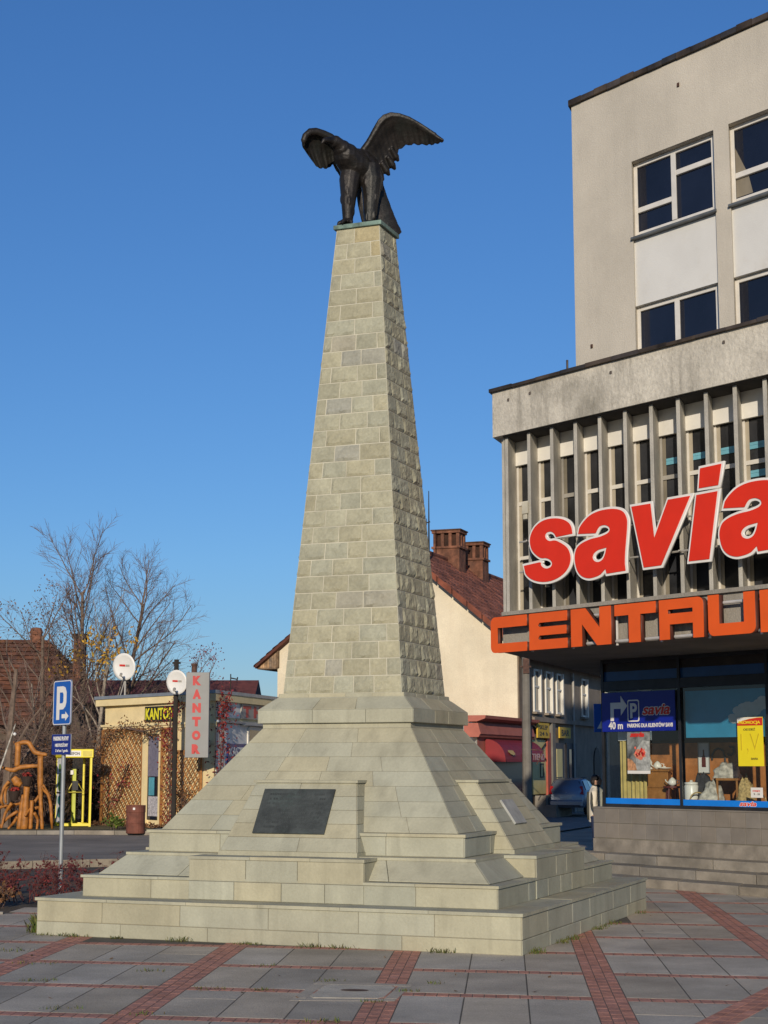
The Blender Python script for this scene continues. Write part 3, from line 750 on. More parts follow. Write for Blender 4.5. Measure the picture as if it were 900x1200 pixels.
# fins, spandrels and windows of the first floor
FP = .5475
mb = MB(SK); mb.box(-.02, .035, .05, 11, 4.43, 7.40); mb.box(.035,.06,.02,.5,4.43,7.40); mb.build('end_pier', M_FIN, st_)
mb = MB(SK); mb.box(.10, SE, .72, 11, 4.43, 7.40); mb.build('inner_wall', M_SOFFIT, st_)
mb = MB(SK); mb.box(.06, SE-.01, -.10, .70, 7.386, 7.398); mb.build('fascia_soffit', mat('shade_dark_soffit', (.055,.05,.045), .95, var=.2), st_)  # dark strip: the shade under the fascia is put into its colour
k = 0; s = .077
M_BLUEBL = mat('pale_blue_blind', (.16,.42,.52), .7, var=.1)
while s < SE-.5:
    f = MB(SK); f.box(s, s+.075, .0, .60, 4.43, 7.385); f.build('fin', M_FIN, st_, bevel=.006)
    a, b = s+.075, s+FP
    p = MB(SK); p.box(a+.003, b-.003, .51, .58, 6.975, 7.384); p.build('spandrel_panel', M_WPANEL, st_)
    zt = [4.43, 5.02, 5.60, 6.30, 6.95]
    f = MB(SK); f.box(a+.003, a+.05, .585, .65, 4.44, 6.972); f.ti = (.62,.58,.5); f.box(a+.05, a+.12, .615, .65, 4.44, 6.972); f.box(b-.05, b-.003, .595, .65, 4.44, 6.972); f.ti = (1,1,1)
    for z in (4.44, 5.35, 6.29):
        f.box(a+.05, b-.05, .59, .648, z, z+.065)
    wf = f.build('window_frame', M_WFRAME if k % 4 != 2 else M_GREYFR, st_)
    g = MB(SK); g.quad((a,.63,4.44),(b,.63,4.44),(b,.63,6.97),(a,.63,6.97)); g.build('pane', mat('dusty_window_glass', (.035,.037,.042), .08, var=.35, scale=1.2), wf)
    if k in (7,8,9,10,6,12):
        for z in (6.52,)+((6.10,) if k > 8 else ()):
            q = MB(SK); q.box(a+.122, b-.052, .605, .625, z, z+.04); q.box(a+.122, b-.052, .612, .625, z+.04, z+.06); q.box(a+.122, b-.052, .605, .625, z+.06, z+.10)
            q.build('blind', M_BLUEBL, wf)
    s += FP; k += 1
mb = MB(SK); mb.box(-.02, SE, -.08, .71, 4.37, 4.43); mb.build('ledge', M_CONC, st_)
# jutting slab over the shop windows
mb = MB(SK); mb.box(-.02, SE, .0, 11, 3.79, 4.37); mb.build('overhang_band', M_CONC, st_)
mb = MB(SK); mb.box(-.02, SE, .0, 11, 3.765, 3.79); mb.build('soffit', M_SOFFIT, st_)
# ground floor: plinth, frames, glass
SL = 1.30; SR = 5.02
mb = MB(SK); mb.box(1.085, SE, TG-.20, TG+.9, 0, .645); mb.build('base_course', mat('grimy_base_concrete', (.25,.22,.18), .9, var=.2, scale=3, bump=.4, streak=.4, streak_col=(.11,.10,.08), stain=.4, stain_col=(.13,.115,.09)), st_)
mb = MB(SK); mb.mi = 1; mb.box(1.10, SE, TG-.135, TG+.8, .64, 1.165); mb.mi = 0
for r_ in range(2):
    z0, z1 = .655+.258*r_, .655+.258*(r_+1); q = 1.092
    while q < SE-.3:
        w_ = .31; mb.panel((q,TG-.138,z0),(q+w_,TG-.138,z0),(q+w_,TG-.138,z1),(q,TG-.138,z1), .012, .004, .003, tnt(.07,.02)); q += w_
mb.box(1.085, SE, TG-.17, TG+.05, 1.168, 1.19)
mb.build('plinth', [M_TILE, M_JOINT], st_)
mull = [SL, 3.10, SR-.05, 6.95, 8.9]
f = MB(SK)
for m_ in mull: f.box(m_, m_+.06, TG-.05, TG+.06, 1.19, 3.765)
for a, b in zip(mull[:-1], mull[1:]):
    f.box(a+.06, b, TG-.045, TG+.05, 3.21, 3.38); f.box(a+.06, b, TG-.04, TG+.05, 1.192, 1.245); f.box(a+.06, b, TG-.04, TG+.05, 3.70, 3.763)
# return side of the shop front
for t in (TG+1.6, TG+3.2): f.box(SL, SL+.06, t, t+.06, 1.19, 3.765)
f.box(SL, SL+.055, TG+.06, TG+5, 3.215, 3.375); f.box(SL, SL+.05, TG+.06, TG+5, 1.193, 1.24)
f.build('shopfront_frame', M_BFRAME, st_, bevel=.004)
M_BLUEBAND = mat('dark_blue_header_film', (.012,.07,.22), .3, var=.1)
M_HEADER = mat('dark_header_panel', (.03,.022,.017), .5, var=.3, scale=2)
for a, b in zip(mull[:-1], mull[1:]):
    g = MB(SK); g.quad((a+.06,TG,1.24),(b,TG,1.24),(b,TG,3.215),(a+.06,TG,3.215)); g.build('shop_window', M_GLASS, st_)
    g = MB(SK); g.box(a+.061, b-.001, TG+.0, TG+.03, 3.55, 3.70); g.build('header_panel', M_HEADER, st_)
    g = MB(SK); g.box(a+.061, b-.001, TG+.0, TG+.03, 3.38, 3.548); g.build('header_band', M_BLUEBAND, st_)
g = MB(SK); g.quad((SL+.03,TG+.06,1.24),(SL+.03,TG+5,1.24),(SL+.03,TG+5,3.215),(SL+.03,TG+.06,3.215)); g.build('side_window', M_GLASS, st_)
M_STRIP = mat('bright_blue_strip', (.01,.20,.72), .4, var=.05)
for a, b in zip(mull[:-1], mull[1:]):
    g = MB(SK); g.box(a+.065, b-.005, TG-.02, TG-.006, 1.247, 1.345); sp = g.build('window_strip', M_STRIP, st_)
    if abs(a-3.10) < .01:
        text('strip_lettering', 'savia', .36, .085, lambda x,y,d: SN(4.36+x, TG-.022, 1.255+y, d), M_WHITE, sp, .06, .3, .002)
        text('strip_lettering', 'savia', .345, .072, lambda x,y,d: SN(4.368+x, TG-.022, 1.262+y, d+.003), M_RED, sp, .02, .3, .002)
# interior
M_WOOD = mat('orange_brown_panelling', (.50,.19,.055), .6, var=.2, scale=5, stain=.25, stain_col=(.16,.06,.02), bump=.1)
M_DARKIN = mat('dark_interior', (.05,.045,.04), .9, var=.2)
mb = MB(SK); mb.box(1.9, 2.86, TG+1.25, TG+1.31, 1.19, 2.30); mb.box(2.98, 4.75, TG+1.25, TG+1.31, 1.19, 2.30); mb.box(4.8,8.9,TG+1.25,TG+1.31,1.19,2.3)
mb.build('display_back', M_WOOD, st_)
mb = MB(SK); mb.box(1.36, SE, TG+.08, TG+5, 1.10, 1.18); mb.box(1.36, SE, TG+4.9, TG+5, 1.18, 3.76); mb.box(1.36, SE, TG+1.2, TG+1.32, 2.303, 2.36); mb.build('shop_interior', M_DARKIN, st_)
# steps
mb = MB(SK)
for i, (z, d) in enumerate(((.42,.55),(.28,1.15),(.14,1.75))):
    q = .3-.25*i
    while q < SE:
        mb.ti = tnt(.12); mb.box(q+.003, q+1.2-.003, TG-.2-d, TG-.2-d+.65, 0, z+random.uniform(-.006,.006)); q += 1.2
mb.build('entrance_step', M_KERB, st_, bevel=.012)
wc = MB(SK); wc.box(.50,.64,-.06,.0,6.02,6.22); wc.box(.52,.62,-.05,-.005,5.93,6.015)
M_CREAMB = mat('cream_plastic', (.6,.55,.42), .5); bx = wc.build('alarm_box', M_CREAMB, st_, bevel=.008)

# ------------------------------------------------------------------ big lettering
L_S=[(1.762, 5.528), (1.748, 5.615), (1.687, 5.708), (1.56, 5.778), (1.399, 5.815), (1.22, 5.824), (1.054, 5.798), (0.903, 5.722), (0.81, 5.605), (0.791, 5.491), (0.829, 5.371), (0.921, 5.28), (1.042, 5.211), (1.157, 5.199), (1.254, 5.162), (1.299, 5.103), (1.268, 5.047), (1.18, 5.028), (1.088, 5.052), (1.033, 5.101), (1.004, 5.145), (0.639, 5.122), (0.67, 5.003), (0.769, 4.913), (0.902, 4.856), (1.067, 4.823), (1.247, 4.821), (1.426, 4.855), (1.572, 4.921), (1.67, 5.014), (1.711, 5.122), (1.7, 5.214), (1.645, 5.31), (1.535, 5.389), (1.375, 5.461), (1.245, 5.465), (1.164, 5.509), (1.145, 5.568), (1.189, 5.609), (1.281, 5.615), (1.361, 5.572), (1.402, 5.513)]
L_A=[(1.897, 5.508), (1.925, 5.595), (2.018, 5.686), (2.161, 5.77), (2.347, 5.815), (2.561, 5.822), (2.741, 5.8), (2.873, 5.74), (2.938, 5.634), (2.944, 5.524), (2.92, 5.331), (2.89, 5.116), (2.879, 4.943), (2.89, 4.838), (2.496, 4.826), (2.474, 4.905), (2.366, 4.827), (2.227, 4.795), (2.088, 4.792), (1.95, 4.842), (1.858, 4.94), (1.814, 5.09), (1.82, 5.202), (1.873, 5.297), (1.994, 5.359), (2.182, 5.399), (2.367, 5.412), (2.52, 5.444), (2.581, 5.488), (2.565, 5.545), (2.478, 5.584), (2.377, 5.578), (2.315, 5.534), (2.276, 5.478)]
L_AH=[(2.508, 5.232), (2.346, 5.215), (2.237, 5.171), (2.199, 5.108), (2.234, 5.049), (2.325, 5.023), (2.418, 5.054), (2.475, 5.136)]
L_V=[(3.047, 5.8), (3.43, 5.8), (3.491, 5.262), (3.789, 5.814), (4.215, 5.817), (3.617, 4.851), (3.272, 4.848)]
L_D=[(4.424, 6.196), (4.82, 6.208), (4.75, 5.906), (4.389, 5.906)]
L_I=[(4.341, 5.813), (4.732, 5.819), (4.543, 4.854), (4.159, 4.857)]
sg = thing('shop_sign', SN(.6,0,4.75,.3), 'large red italic shop name letters with white edges mounted in front of the concrete fins', 'sign')
def smo(lp, sharp):
    """smooth an outline but keep the listed corners"""
    out = []; N = len(lp)
    for i in range(N):
        if i in sharp or (i+1) % N in sharp:
            out.append(lp[i])
            if i in sharp or True:
                continue
        p0, p1, p2, p3 = [V((*lp[(i+k) % N],0)) for k in (-1,0,1,2)]
        for j in range(3):
            t = j/3; q = .5*((2*p1)+(-p0+p2)*t+(2*p0-5*p1+4*p2-p3)*t*t+(-p0+3*p1-3*p2+p3)*t**3); out.append((q.x,q.y))
    return out
a2 = [(x+2.94, z+.049) for x, z in L_A]; a2h = [(x+2.94, z+.049) for x, z in L_AH]
for loops in ([smo(L_S,{0,21,41})], [smo(L_A,{0,13,14,15,33}), smo(L_AH,{0})], [L_V], [L_D, L_I], [smo(a2,{0,13,14,15,33}), smo(a2h,{0})]):
    wm = curve_mesh(loops, .05, .036)
    lt = put_mesh('letter', wm, lambda c: SN(c.x, -.26, c.y, c.z), M_WHITE, sg)
    rm = curve_mesh(loops, .012, 0)
    put_mesh('letter_face', rm, lambda c: SN(c.x, -.26, c.y, c.z+.032), M_RED, lt)
br = MB(SK)
for z in (5.05, 5.55):
    br.tube([(.45,-.10,z),(6.2,-.10,z)], .016, 6)
for s in [.62+.5475*i for i in range(11)]:
    for z in (5.05, 5.55): br.tube([(s+.03,.0,z),(s+.03,-.20,z)], .012, 6)
br.build('mounting_rail', M_GREYFR, sg)

cs = thing('sign_lettering', SN(-.17,0,3.75,.3), 'row of orange-red block capitals along the edge of the concrete overhang', 'sign')
Z0_, Z1_, SV, SH = 3.742, 4.33, .155, .15
def rnd(x0,x1,z0,z1,r,corners):
    out = []
    for (cx,cz,a0,key) in ((x1-r,z1-r,0,'tr'),(x0+r,z1-r,90,'tl'),(x0+r,z0+r,180,'bl'),(x1-r,z0+r,270,'br')):
        if key in corners:
            for k in range(5): a = R(a0+90*k/4); out.append((cx+r*math.cos(a), cz+r*math.sin(a)))
        else:
            out.append((x1 if 'r' in key else x0, z1 if 't' in key else z0))
    return out
def capital(ch, x0, x1):
    z0, z1 = Z0_, Z1_
    if ch == 'C':
        o = rnd(x0,x1,z0,z1,.1,('tl','bl'))
        # notch open to the right
        i = o.index((x1,z0)) if (x1,z0) in o else None
        o = [(x1,z1)]+[p for p in o if p not in ((x1,z1),(x1,z0))]+[(x1,z0),(x1,z0+SH),(x0+SV+.01,z0+SH),(x0+SV+.01,z1-SH-.03),(x1,z1-SH-.03)]
        return [o]
    if ch == 'E':
        g = .07; m0 = z0+.135; m1 = z0+.36
        return [[(x1,z1),(x0,z1),(x0,z0),(x1,z0),(x1,m0+.02),(x0+.24,m0+.02),(x0+.20,m0+.045),(x0+.24,m0+.02+g),(x1-.02,m0+.02+g),(x1-.02,m1),(x0+.24,m1),(x0+.20,m1+.03),(x0+.24,m1+g),(x1,m1+g)]]
    if ch == 'N':
        w = .24
        return [[(x0,z0),(x0+w,z0),(x0+w,z1-.24),(x1-w-.06,z0),(x1,z0),(x1,z1),(x1-w,z1),(x1-w,z0+.27),(x0+.32,z1),(x0,z1)]]
    if ch == 'T':
        m = (x0+x1)/2
        return [[(x1,z1),(x0,z1),(x0,z1-.17),(m-.13,z1-.17),(m-.13,z0),(m+.11,z0),(m+.11,z1-.17),(x1,z1-.17)]]
    if ch == 'R':
        o = rnd(x0,x1,z0,z1,.1,('tr',)); w = .2
        o = [p for p in o if p != (x1,z0)]
        k = o.index((x0,z0))
        o = o[:k+1]+[(x0+w,z0),(x0+w,z0+.22),(x1-w,z0+.22),(x1-w,z0),(x1,z0)]
        return [o, [(x0+.17,z1-.21),(x1-.2,z1-.21),(x1-.2,z1-.15),(x0+.17,z1-.15)]]
    if ch == 'U':
        o = rnd(x0,x1,z0,z1,.1,('bl','br')); w = .2
        return [[(x1-w,z1),(x1-w,z0+.17),(x0+w,z0+.17),(x0+w,z1)]+[p for p in [(x0,z1)]+[q for q in o if q not in ((x1,z1),(x0,z1))]]+[(x1,z1)]]
    if ch == 'M':
        w = .2; m = (x0+x1)/2
        return [[(x0,z0),(x0+w,z0),(x0+w,z1-.17),(m-.09,z1-.17),(m-.09,z0+.2),(m+.09,z0+.2),(m+.09,z1-.17),(x1-w,z1-.17),(x1-w,z0),(x1,z0),(x1,z1),(x0,z1)]]
for ch, x0, x1 in (('C',-.17,.70),('E',.76,1.63),('N',1.715,2.58),('T',2.66,3.50),('R',3.57,4.42),('U',4.51,5.36),('M',5.45,6.5)):
    lp = capital(ch, x0, x1)
    o = put_mesh('letter', curve_mesh(lp, .10, -.004), lambda c: SN(c.x,-.22,c.y,c.z), M_ORSIDE, cs)
    put_mesh('letter_face', curve_mesh(lp, .012, 0), lambda c: SN(c.x,-.22,c.y,c.z+.057), M_ORANGE, o)
tb = MB(SK)
for z in (3.79, 4.22): tb.tube([(-.1,-.15,z),(6.6,-.15,z)], .025, 8)
for s in (.73,1.67,2.62,3.53,4.46,5.40): tb.tube([(s,-.11,3.73),(s,-.11,4.32)], .022, 8)
tb.tube([(3.14,-.11,3.8),(3.14,-.11,4.2)], .03, 8)
tb.build('tube_frame', M_TUBE, cs)

# ------------------------------------------------------------------ things in and on the shop windows
M_BLUE = mat('deep_blue_board', (.008,.018,.26), .35, var=.04)
def flat(name, s0, s1, z0, z1, d, m, label, cat, group=None, tilt=0):
    q = MB(); P = lambda s,z,dd: SN(s,TG,z,dd)
    q.hexa([P(s0,z0,d),P(s1,z0,d),P(s1,z0+tilt,d-.008),P(s0,z0+tilt,d-.008),P(s0,z1,d),P(s1,z1,d),P(s1,z1,d-.008),P(s0,z1,d-.008)], True)
    r = thing(name, P((s0+s1)/2, z0, d), label, cat, group); return r, q.build('board', m, r)
b, bo = flat('parking_board', 1.37, 3.09, 2.495, 3.178, .065, M_BLUE, 'deep blue customer parking board with white arrow fixed to the left shop window', 'sign')
F_ = lambda s0, z0, k=.067: (lambda x,y,d: SN(s0+x, TG, z0+y, d+k))
put_mesh('arrow', curve_mesh([[(0,0),(.09,0),(.09,.27),(.28,.27),(.28,.12),(.45,.33),(.28,.56),(.28,.41),(0,.41)]], .004), lambda c: SN(1.58+c.x*.9, TG, 2.68+c.y*.78, c.z+.068), M_WHITE, b)
text('lettering', '40 m', .34, .13, F_(1.53,2.535), M_WHITE, b, .02)
put_mesh('emblem', curve_mesh([rnd(1.99,2.27,2.66,3.04,.04,('tl','tr','bl','br')), rnd(2.012,2.248,2.682,3.018,.03,('tl','tr','bl','br'))], .004), lambda c: SN(c.x,TG,c.y,c.z+.068), M_WHITE, b)
text('lettering', 'P', .16, .26, F_(2.055,2.72), M_WHITE, b, .03)
text('lettering', 'savia', .66, .20, F_(2.33,2.76), M_WHITE, b, .07, .3)
text('lettering', 'savia', .63, .175, F_(2.345,2.772,.071), M_RED, b, .02, .3)
text('lettering', 'PARKING DLA KLIENTÓW SAVII', 1.05, .085, F_(1.98,2.56), M_WHITE, b, .02)
M_SKYB = mat('printed_sky_banner', (.035,.25,.42), .6, var=.1, scale=1.5)
b, bo = flat('sky_banner', 3.175, 4.96, 2.372, 3.155, -.10, M_SKYB, 'pale blue banner printed with a white cloud hanging inside the right shop window', 'banner')
M_CLOUD = mat('printed_cloud', (.55,.57,.56), .7, var=.1, scale=3)
cl = MB()
for i in range(26):
    s = 4.15+.75*random.random(); z = 2.74+.25*(s-4.15)+random.uniform(-.10,.06); r = random.uniform(.04,.10)
    cl.add([SN(s+r*math.cos(a*.628)*1.4,TG,z+r*math.sin(a*.628)*.8,-.099+i*.0004) for a in range(10)], [tuple(range(10))], True)
cl.build('cloud_print', M_CLOUD, b)
M_YEL = mat('bright_yellow_poster', (.80,.66,.02), .6, var=.03); M_BLACK = mat('black_print', (.02,.02,.02), .6); M_YELF = mat('faint_print', (.62,.47,.02), .6); M_POSRED = mat('red_print', (.60,.03,.02), .6)
b, bo = flat('promotion_poster', 4.395, 4.915, 1.90, 2.685, .03, M_YEL, 'yellow promotion poster with red heading at the right edge of the shop window', 'poster')
put_mesh('heading', curve_mesh([[(4.397,2.55),(4.913,2.55),(4.913,2.675),(4.80,2.672),(4.65,2.655),(4.50,2.625),(4.397,2.59)]], .003), lambda c: SN(c.x,TG,c.y,c.z+.032), M_POSRED, b)
put_mesh('white_corner', curve_mesh([[(4.397,2.595),(4.50,2.63),(4.65,2.66),(4.80,2.677),(4.913,2.683),(4.397,2.683)]], .003), lambda c: SN(c.x,TG,c.y,c.z+.032), M_WHITE, b)
text('lettering', 'PROMOCJA', .44, .065, F_(4.43,2.56,.035), M_YEL, b, .02)
text('lettering', 'ODZIEŻ', .24, .045, F_(4.52,2.47,.031), M_BLACK, b, .01)
text('lettering', '1,V', .38, .32, F_(4.46,2.10,.031), M_YELF, b, -.02)
text('lettering', 'SAVIA', .14, .035, F_(4.66,2.0,.031), M_BLACK, b, .01)
M_PHOTO = mat('printed_grey_photo', (.25,.26,.25), .5, var=.5, scale=4); M_PAPER = mat('white_paper', (.72,.70,.66), .7, var=.03); M_FOOD = mat('printed_food_red', (.45,.05,.04), .5, var=.5, scale=20, col2=(.5,.35,.2)); M_BREAD = mat('printed_bread', (.55,.28,.14), .5, var=.3, scale=14)
b, bo = flat('food_poster', 1.93, 2.46, 1.765, 2.515, .03, M_PHOTO, 'grey poster with a bowl of red fruit hanging under the blue parking board', 'poster')
text('lettering', 'savia', .34, .085, F_(2.0,2.395,.031), M_POSRED, b, .05, .3)
put_mesh('white_edge', curve_mesh([[(1.93,1.767),(2.46,1.767),(2.46,1.82),(1.93,1.82)]], .003), lambda c: SN(c.x,TG,c.y,c.z+.033), M_PAPER, b)
put_mesh('light_print', curve_mesh([[(2.12,1.83),(2.455,1.83),(2.455,2.32),(2.30,2.34),(2.16,2.20)]], .002), lambda c: SN(c.x,TG,c.y,c.z+.0325), mat('printed_pale_grey', (.42,.43,.41), .6, var=.3, scale=9), b)
put_mesh('bowl_print', curve_mesh([[(2.23+.12*math.cos(a*.4488)*(1+.25*(a%2)),2.10+.075*math.sin(a*.4488)*(1+.2*(a%3))) for a in range(14)]], .002), lambda c: SN(c.x,TG,c.y,c.z+.035), M_FOOD, b)
fm = MB()
for i in range(16):
    s_, z_, r_ = 2.24+random.uniform(-.12,.13), 2.12+random.uniform(-.05,.10), random.uniform(.012,.028); fm.ti = random.choice([(1,1,1),(.5,.3,.3),(1.6,6,6),(.4,.5,.5)])
    fm.add([SN(s_+r_*math.cos(a*.7854),TG,z_+r_*math.sin(a*.7854),.037+i*.0003) for a in range(8)], [tuple(range(8))], True)
fm.build('fruit_print', M_POSRED, b)
put_mesh('bread_print', curve_mesh([[(1.935,1.825),(2.15,1.825),(2.12,1.93),(2.03,2.01),(1.935,2.03)]], .002), lambda c: SN(c.x,TG,c.y,c.z+.035), M_BREAD, b)
b, bo = flat('notice_card', 4.63, 4.87, 1.40, 1.56, .03, M_PAPER, 'small white notice card at the bottom right corner of the shop window', 'notice')
text('lettering', 'OTWARTE', .15, .03, F_(4.67,1.49,.031), M_POSRED, b, .0)
text('lettering', '9 - 18', .12, .03, F_(4.69,1.44,.031), M_BLACK, b, .0)
# goods
M_CURT = mat('tan_curtain_cloth', (.46,.36,.13), .9, var=.12, scale=6); M_CHINA = mat('white_china', (.72,.69,.62), .3, var=.03)
M_CAB = mat('oak_cabinet', (.38,.17,.05), .5, var=.15, scale=8); M_WICK = mat('straw_wicker', (.46,.33,.14), .8, var=.3, scale=30, bump=.6, bscale=60)
M_CLOTH = mat('grey_cream_cloth', (.45,.42,.36), .9, var=.35, scale=10, bump=.3); M_DKCL = mat('dark_cloth', (.05,.05,.055), .9, var=.3)
def GD(s, t, z): return SK((s, TG+t, z))
r = thing('display_curtain', GD(1.75,.5,1.19), 'tan yellow fabric hanging behind the food poster in the left shop window', 'curtain')
mb = MB(); n = 30; fr_, bk = [], []
for i in range(n+1):
    s = 1.62+.62*i/n; w_ = .035*math.sin(i*1.3)+.015*math.sin(i*3.1)
    fr_.append((s, .42+w_)); bk.append((s, .435+w_))
mb.add([GD(s,t,1.19) for s,t in fr_]+[GD(s,t,2.34) for s,t in fr_]+[GD(s,t,1.19) for s,t in bk]+[GD(s,t,2.34) for s,t in bk],
       [(i,i+1,n+2+i,n+1+i) for i in range(n)]+[(2*n+2+i,3*n+3+i,3*n+4+i,2*n+3+i) for i in range(n)], True)
mb.build('cloth', M_CURT, r, smooth=True)
mb = MB(); mb.hexa([GD(s,t,z) for z in (2.342,2.50) for s,t in ((1.58,.40),(2.26,.40),(2.26,.46),(1.58,.46))], True); mb.build('pelmet', M_PAPER, r)
r = thing('display_cabinet', GD(2.45,.8,1.19), 'oak display cabinet with two panels holding white china in the left shop window', 'cabinet')
mb = MB(SK); mb.box(2.13,2.68,TG+.70,TG+1.05,1.182,1.80); mb.box(2.10,2.72,TG+.66,TG+1.08,1.80,1.84); mb.build('carcass', M_CAB, r, bevel=.01)
for z0, z1 in ((1.24,1.48),(1.52,1.76)):
    mb = MB(SK); mb.box(2.20,2.62,TG+.68,TG+.70,z0,z1); mb.build('door_panel', M_CAB, r, bevel=.008)
def chinapiece(s, t, z, prof, label, nm, cat, handle=False):
    p = GD(s,t,z); r = thing(nm, p, label, cat, 'white china in the shop window'); mb = MB(); mb.lathe(prof, p, 14); mb.build('bowl', M_CHINA, r, smooth=True)
    mb = MB()
    if handle:
        mb.tube([p+V((.06,-.02,.10)),p+V((.11,-.03,.09)),p+V((.10,-.03,.04)),p+V((.06,-.02,.03))], .008, 6, raw=True); mb.tube([p+V((-.06,0,.04)),p+V((-.11,0,.08)),p+V((-.12,0,.11))], .01, 6, raw=True)
    else: mb.ball(p+V((0,0,prof[-1][1]+.01)), .016)
    mb.build('handle' if handle else 'knob', M_CHINA, r, smooth=True)
PT = [(.03,0),(.07,.03),(.075,.07),(.05,.11),(.03,.13),(.01,.145)]
chinapiece(2.24,.8,1.84,[(.04,0),(.06,.01),(.03,.05),(.045,.12),(.02,.17),(.01,.19)],'slim white china figure on the left end of the oak cabinet','china_figure','ornament')
chinapiece(2.42,.8,1.84,PT,'white china teapot on the right half of the oak cabinet','teapot','teapot',True)
chinapiece(2.58,.85,1.84,[(.05,0),(.12,.02),(.13,.03),(.02,.035)],'flat white china dish beside the teapot on the oak cabinet','china_dish','dish')
chinapiece(2.80,.6,1.56,PT,'white china jug on the dark red stool next to the window mullion','china_jug','jug',True)
r = thing('display_stool', GD(2.80,.6,1.19), 'dark red stool carrying a china jug in the left shop window', 'stool')
M_DKRED = mat('dark_red_lacquer', (.12,.02,.015), .5); mb = MB(); mb.lathe([(.15,.33),(.16,.34),(.16,.365),(.0,.366)], GD(2.80,.6,1.19), 16); mb.build('seat', M_DKRED, r)
for dx, dy in ((.1,.1),(-.1,.1),(.1,-.1),(-.1,-.1)):
    p = GD(2.80,.6,1.182)+V((dx,dy,0)); mb = MB(); mb.tube([p, p+V((-dx*.25,-dy*.25,.335))], .015, 6, raw=True); mb.build('leg', M_DKRED, r)
r = thing('white_canister', GD(3.25,.5,1.18), 'tall white canister standing just right of the window mullion', 'canister')
mb = MB(); mb.lathe([(.0,0),(.11,0),(.12,.02),(.12,.38),(.11,.40)], GD(3.25,.5,1.182), 18); mb.build('can', M_CHINA, r, smooth=True)
mb = MB(); mb.lathe([(.115,.402),(.115,.44),(.03,.45),(.02,.48),(.0,.481)], GD(3.25,.5,1.182), 18); mb.build('lid', M_CHINA, r, smooth=True)
r = thing('bottle_picture', GD(3.41,1.2,1.8), 'narrow framed picture of a dark red bottle on the panelled display wall', 'picture')
mb = MB(SK); mb.box(3.30,3.53,TG+1.20,TG+1.245,1.79,2.29); mb.build('mount', M_PAPER, r)
mb = MB(SK)
for a in ((3.285,3.30,1.775,2.305),(3.53,3.545,1.775,2.305)): mb.box(a[0],a[1],TG+1.18,TG+1.245,a[2],a[3])
mb.box(3.30,3.53,TG+1.18,TG+1.245,2.29,2.305); mb.box(3.30,3.53,TG+1.18,TG+1.245,1.775,1.79); mb.build('frame', M_GREYFR, r)
mb = MB(); bp = [(0,.0),(.045,.0),(.045,.15),(.016,.21),(.013,.30),(0,.30)]; bp = bp+[(-x,y) for x,y in bp[::-1]]
put_mesh('bottle_print', curve_mesh([bp[1:5]+[(-x,y) for x,y in bp[1:5][::-1]]], .004), lambda c: SN(3.415+c.x, TG+1.2, 1.88+c.y, c.z+.003), M_DKRED, r)
r = thing('curved_wall_ornament', GD(3.75,1.2,1.85), 'dark hooked metal ornament on the panelled wall above the cloth heap', 'ornament')
mb = MB(SK); mb.tube([(3.60,TG+1.22,2.0),(3.60,TG+1.22,2.08),(3.66,TG+1.22,2.17),(3.75,TG+1.22,2.20),(3.85,TG+1.22,2.16),(3.89,TG+1.22,2.05),(3.88,TG+1.22,1.75)], .017, 8)
mb.build('stem', M_DKCL, r, smooth=True)
mb = MB(SK); mb.tube([(3.95,TG+1.22,2.10),(4.02,TG+1.22,2.08),(4.09,TG+1.22,2.13),(4.08,TG+1.22,2.22),(4.0,TG+1.22,2.23)], .02, 8); mb.build('scroll', M_DKCL, r, smooth=True)
def heap(name, s, t, z, rx, rz, m, label, cat):
    r = thing(name, GD(s,t,z), label, cat, None); mb = MB(); p = GD(s,t,z)
    nu, nv = 22, 10; pts = []; fs = []
    for j in range(nv+1):
        a = math.pi/2*j/nv
        for i in range(nu):
            b_ = 2*math.pi*i/nu; k = 1+.28*noise.noise(V((math.cos(b_)*2+s*9, math.sin(b_)*2, j*.45)))
            pts.append(p+V((rx*math.cos(a)*math.cos(b_)*k, rx*.6*math.cos(a)*math.sin(b_)*k, rz*math.sin(a)*k)))
    for j in range(nv):
        for i in range(nu): fs.append((j*nu+i, j*nu+(i+1)%nu, (j+1)*nu+(i+1)%nu, (j+1)*nu+i))
    mb.add(pts, fs, True); mb.build('folds', m, r, smooth=True)
    return r
r = thing('display_table', GD(4.0,.75,1.19), 'low wooden display table under the heap of cloths in the right shop window', 'table')
mb = MB(SK); mb.box(3.80,4.28,TG+.45,TG+1.0,1.66,1.70); mb.build('table_top', M_CAB, r, bevel=.005)
for s, t in ((3.83,.48),(4.25,.48),(3.83,.97),(4.25,.97)):
    mb = MB(SK); mb.box(s-.02,s+.02,TG+t-.02,TG+t+.02,1.182,1.66); mb.build('leg', M_CAB, r)
heap('cloth_heap', 4.02,.72,1.70,.24,.24, M_CLOTH, 'crumpled grey patterned cloths heaped on the wooden display table', 'cloth')
heap('sack', 3.72,.5,1.182,.24,.44, M_CLOTH, 'pale crumpled sacking spilling in the middle of the right shop window', 'cloth')
heap('dark_bundle', 3.45,.7,1.182,.2,.56, M_DKCL, 'dark bundle behind the wicker basket in the right shop window', 'cloth')
heap('striped_bag', 4.42,.6,1.182,.17,.5, M_WICK, 'straw coloured bag slumped right of the display table', 'bag')
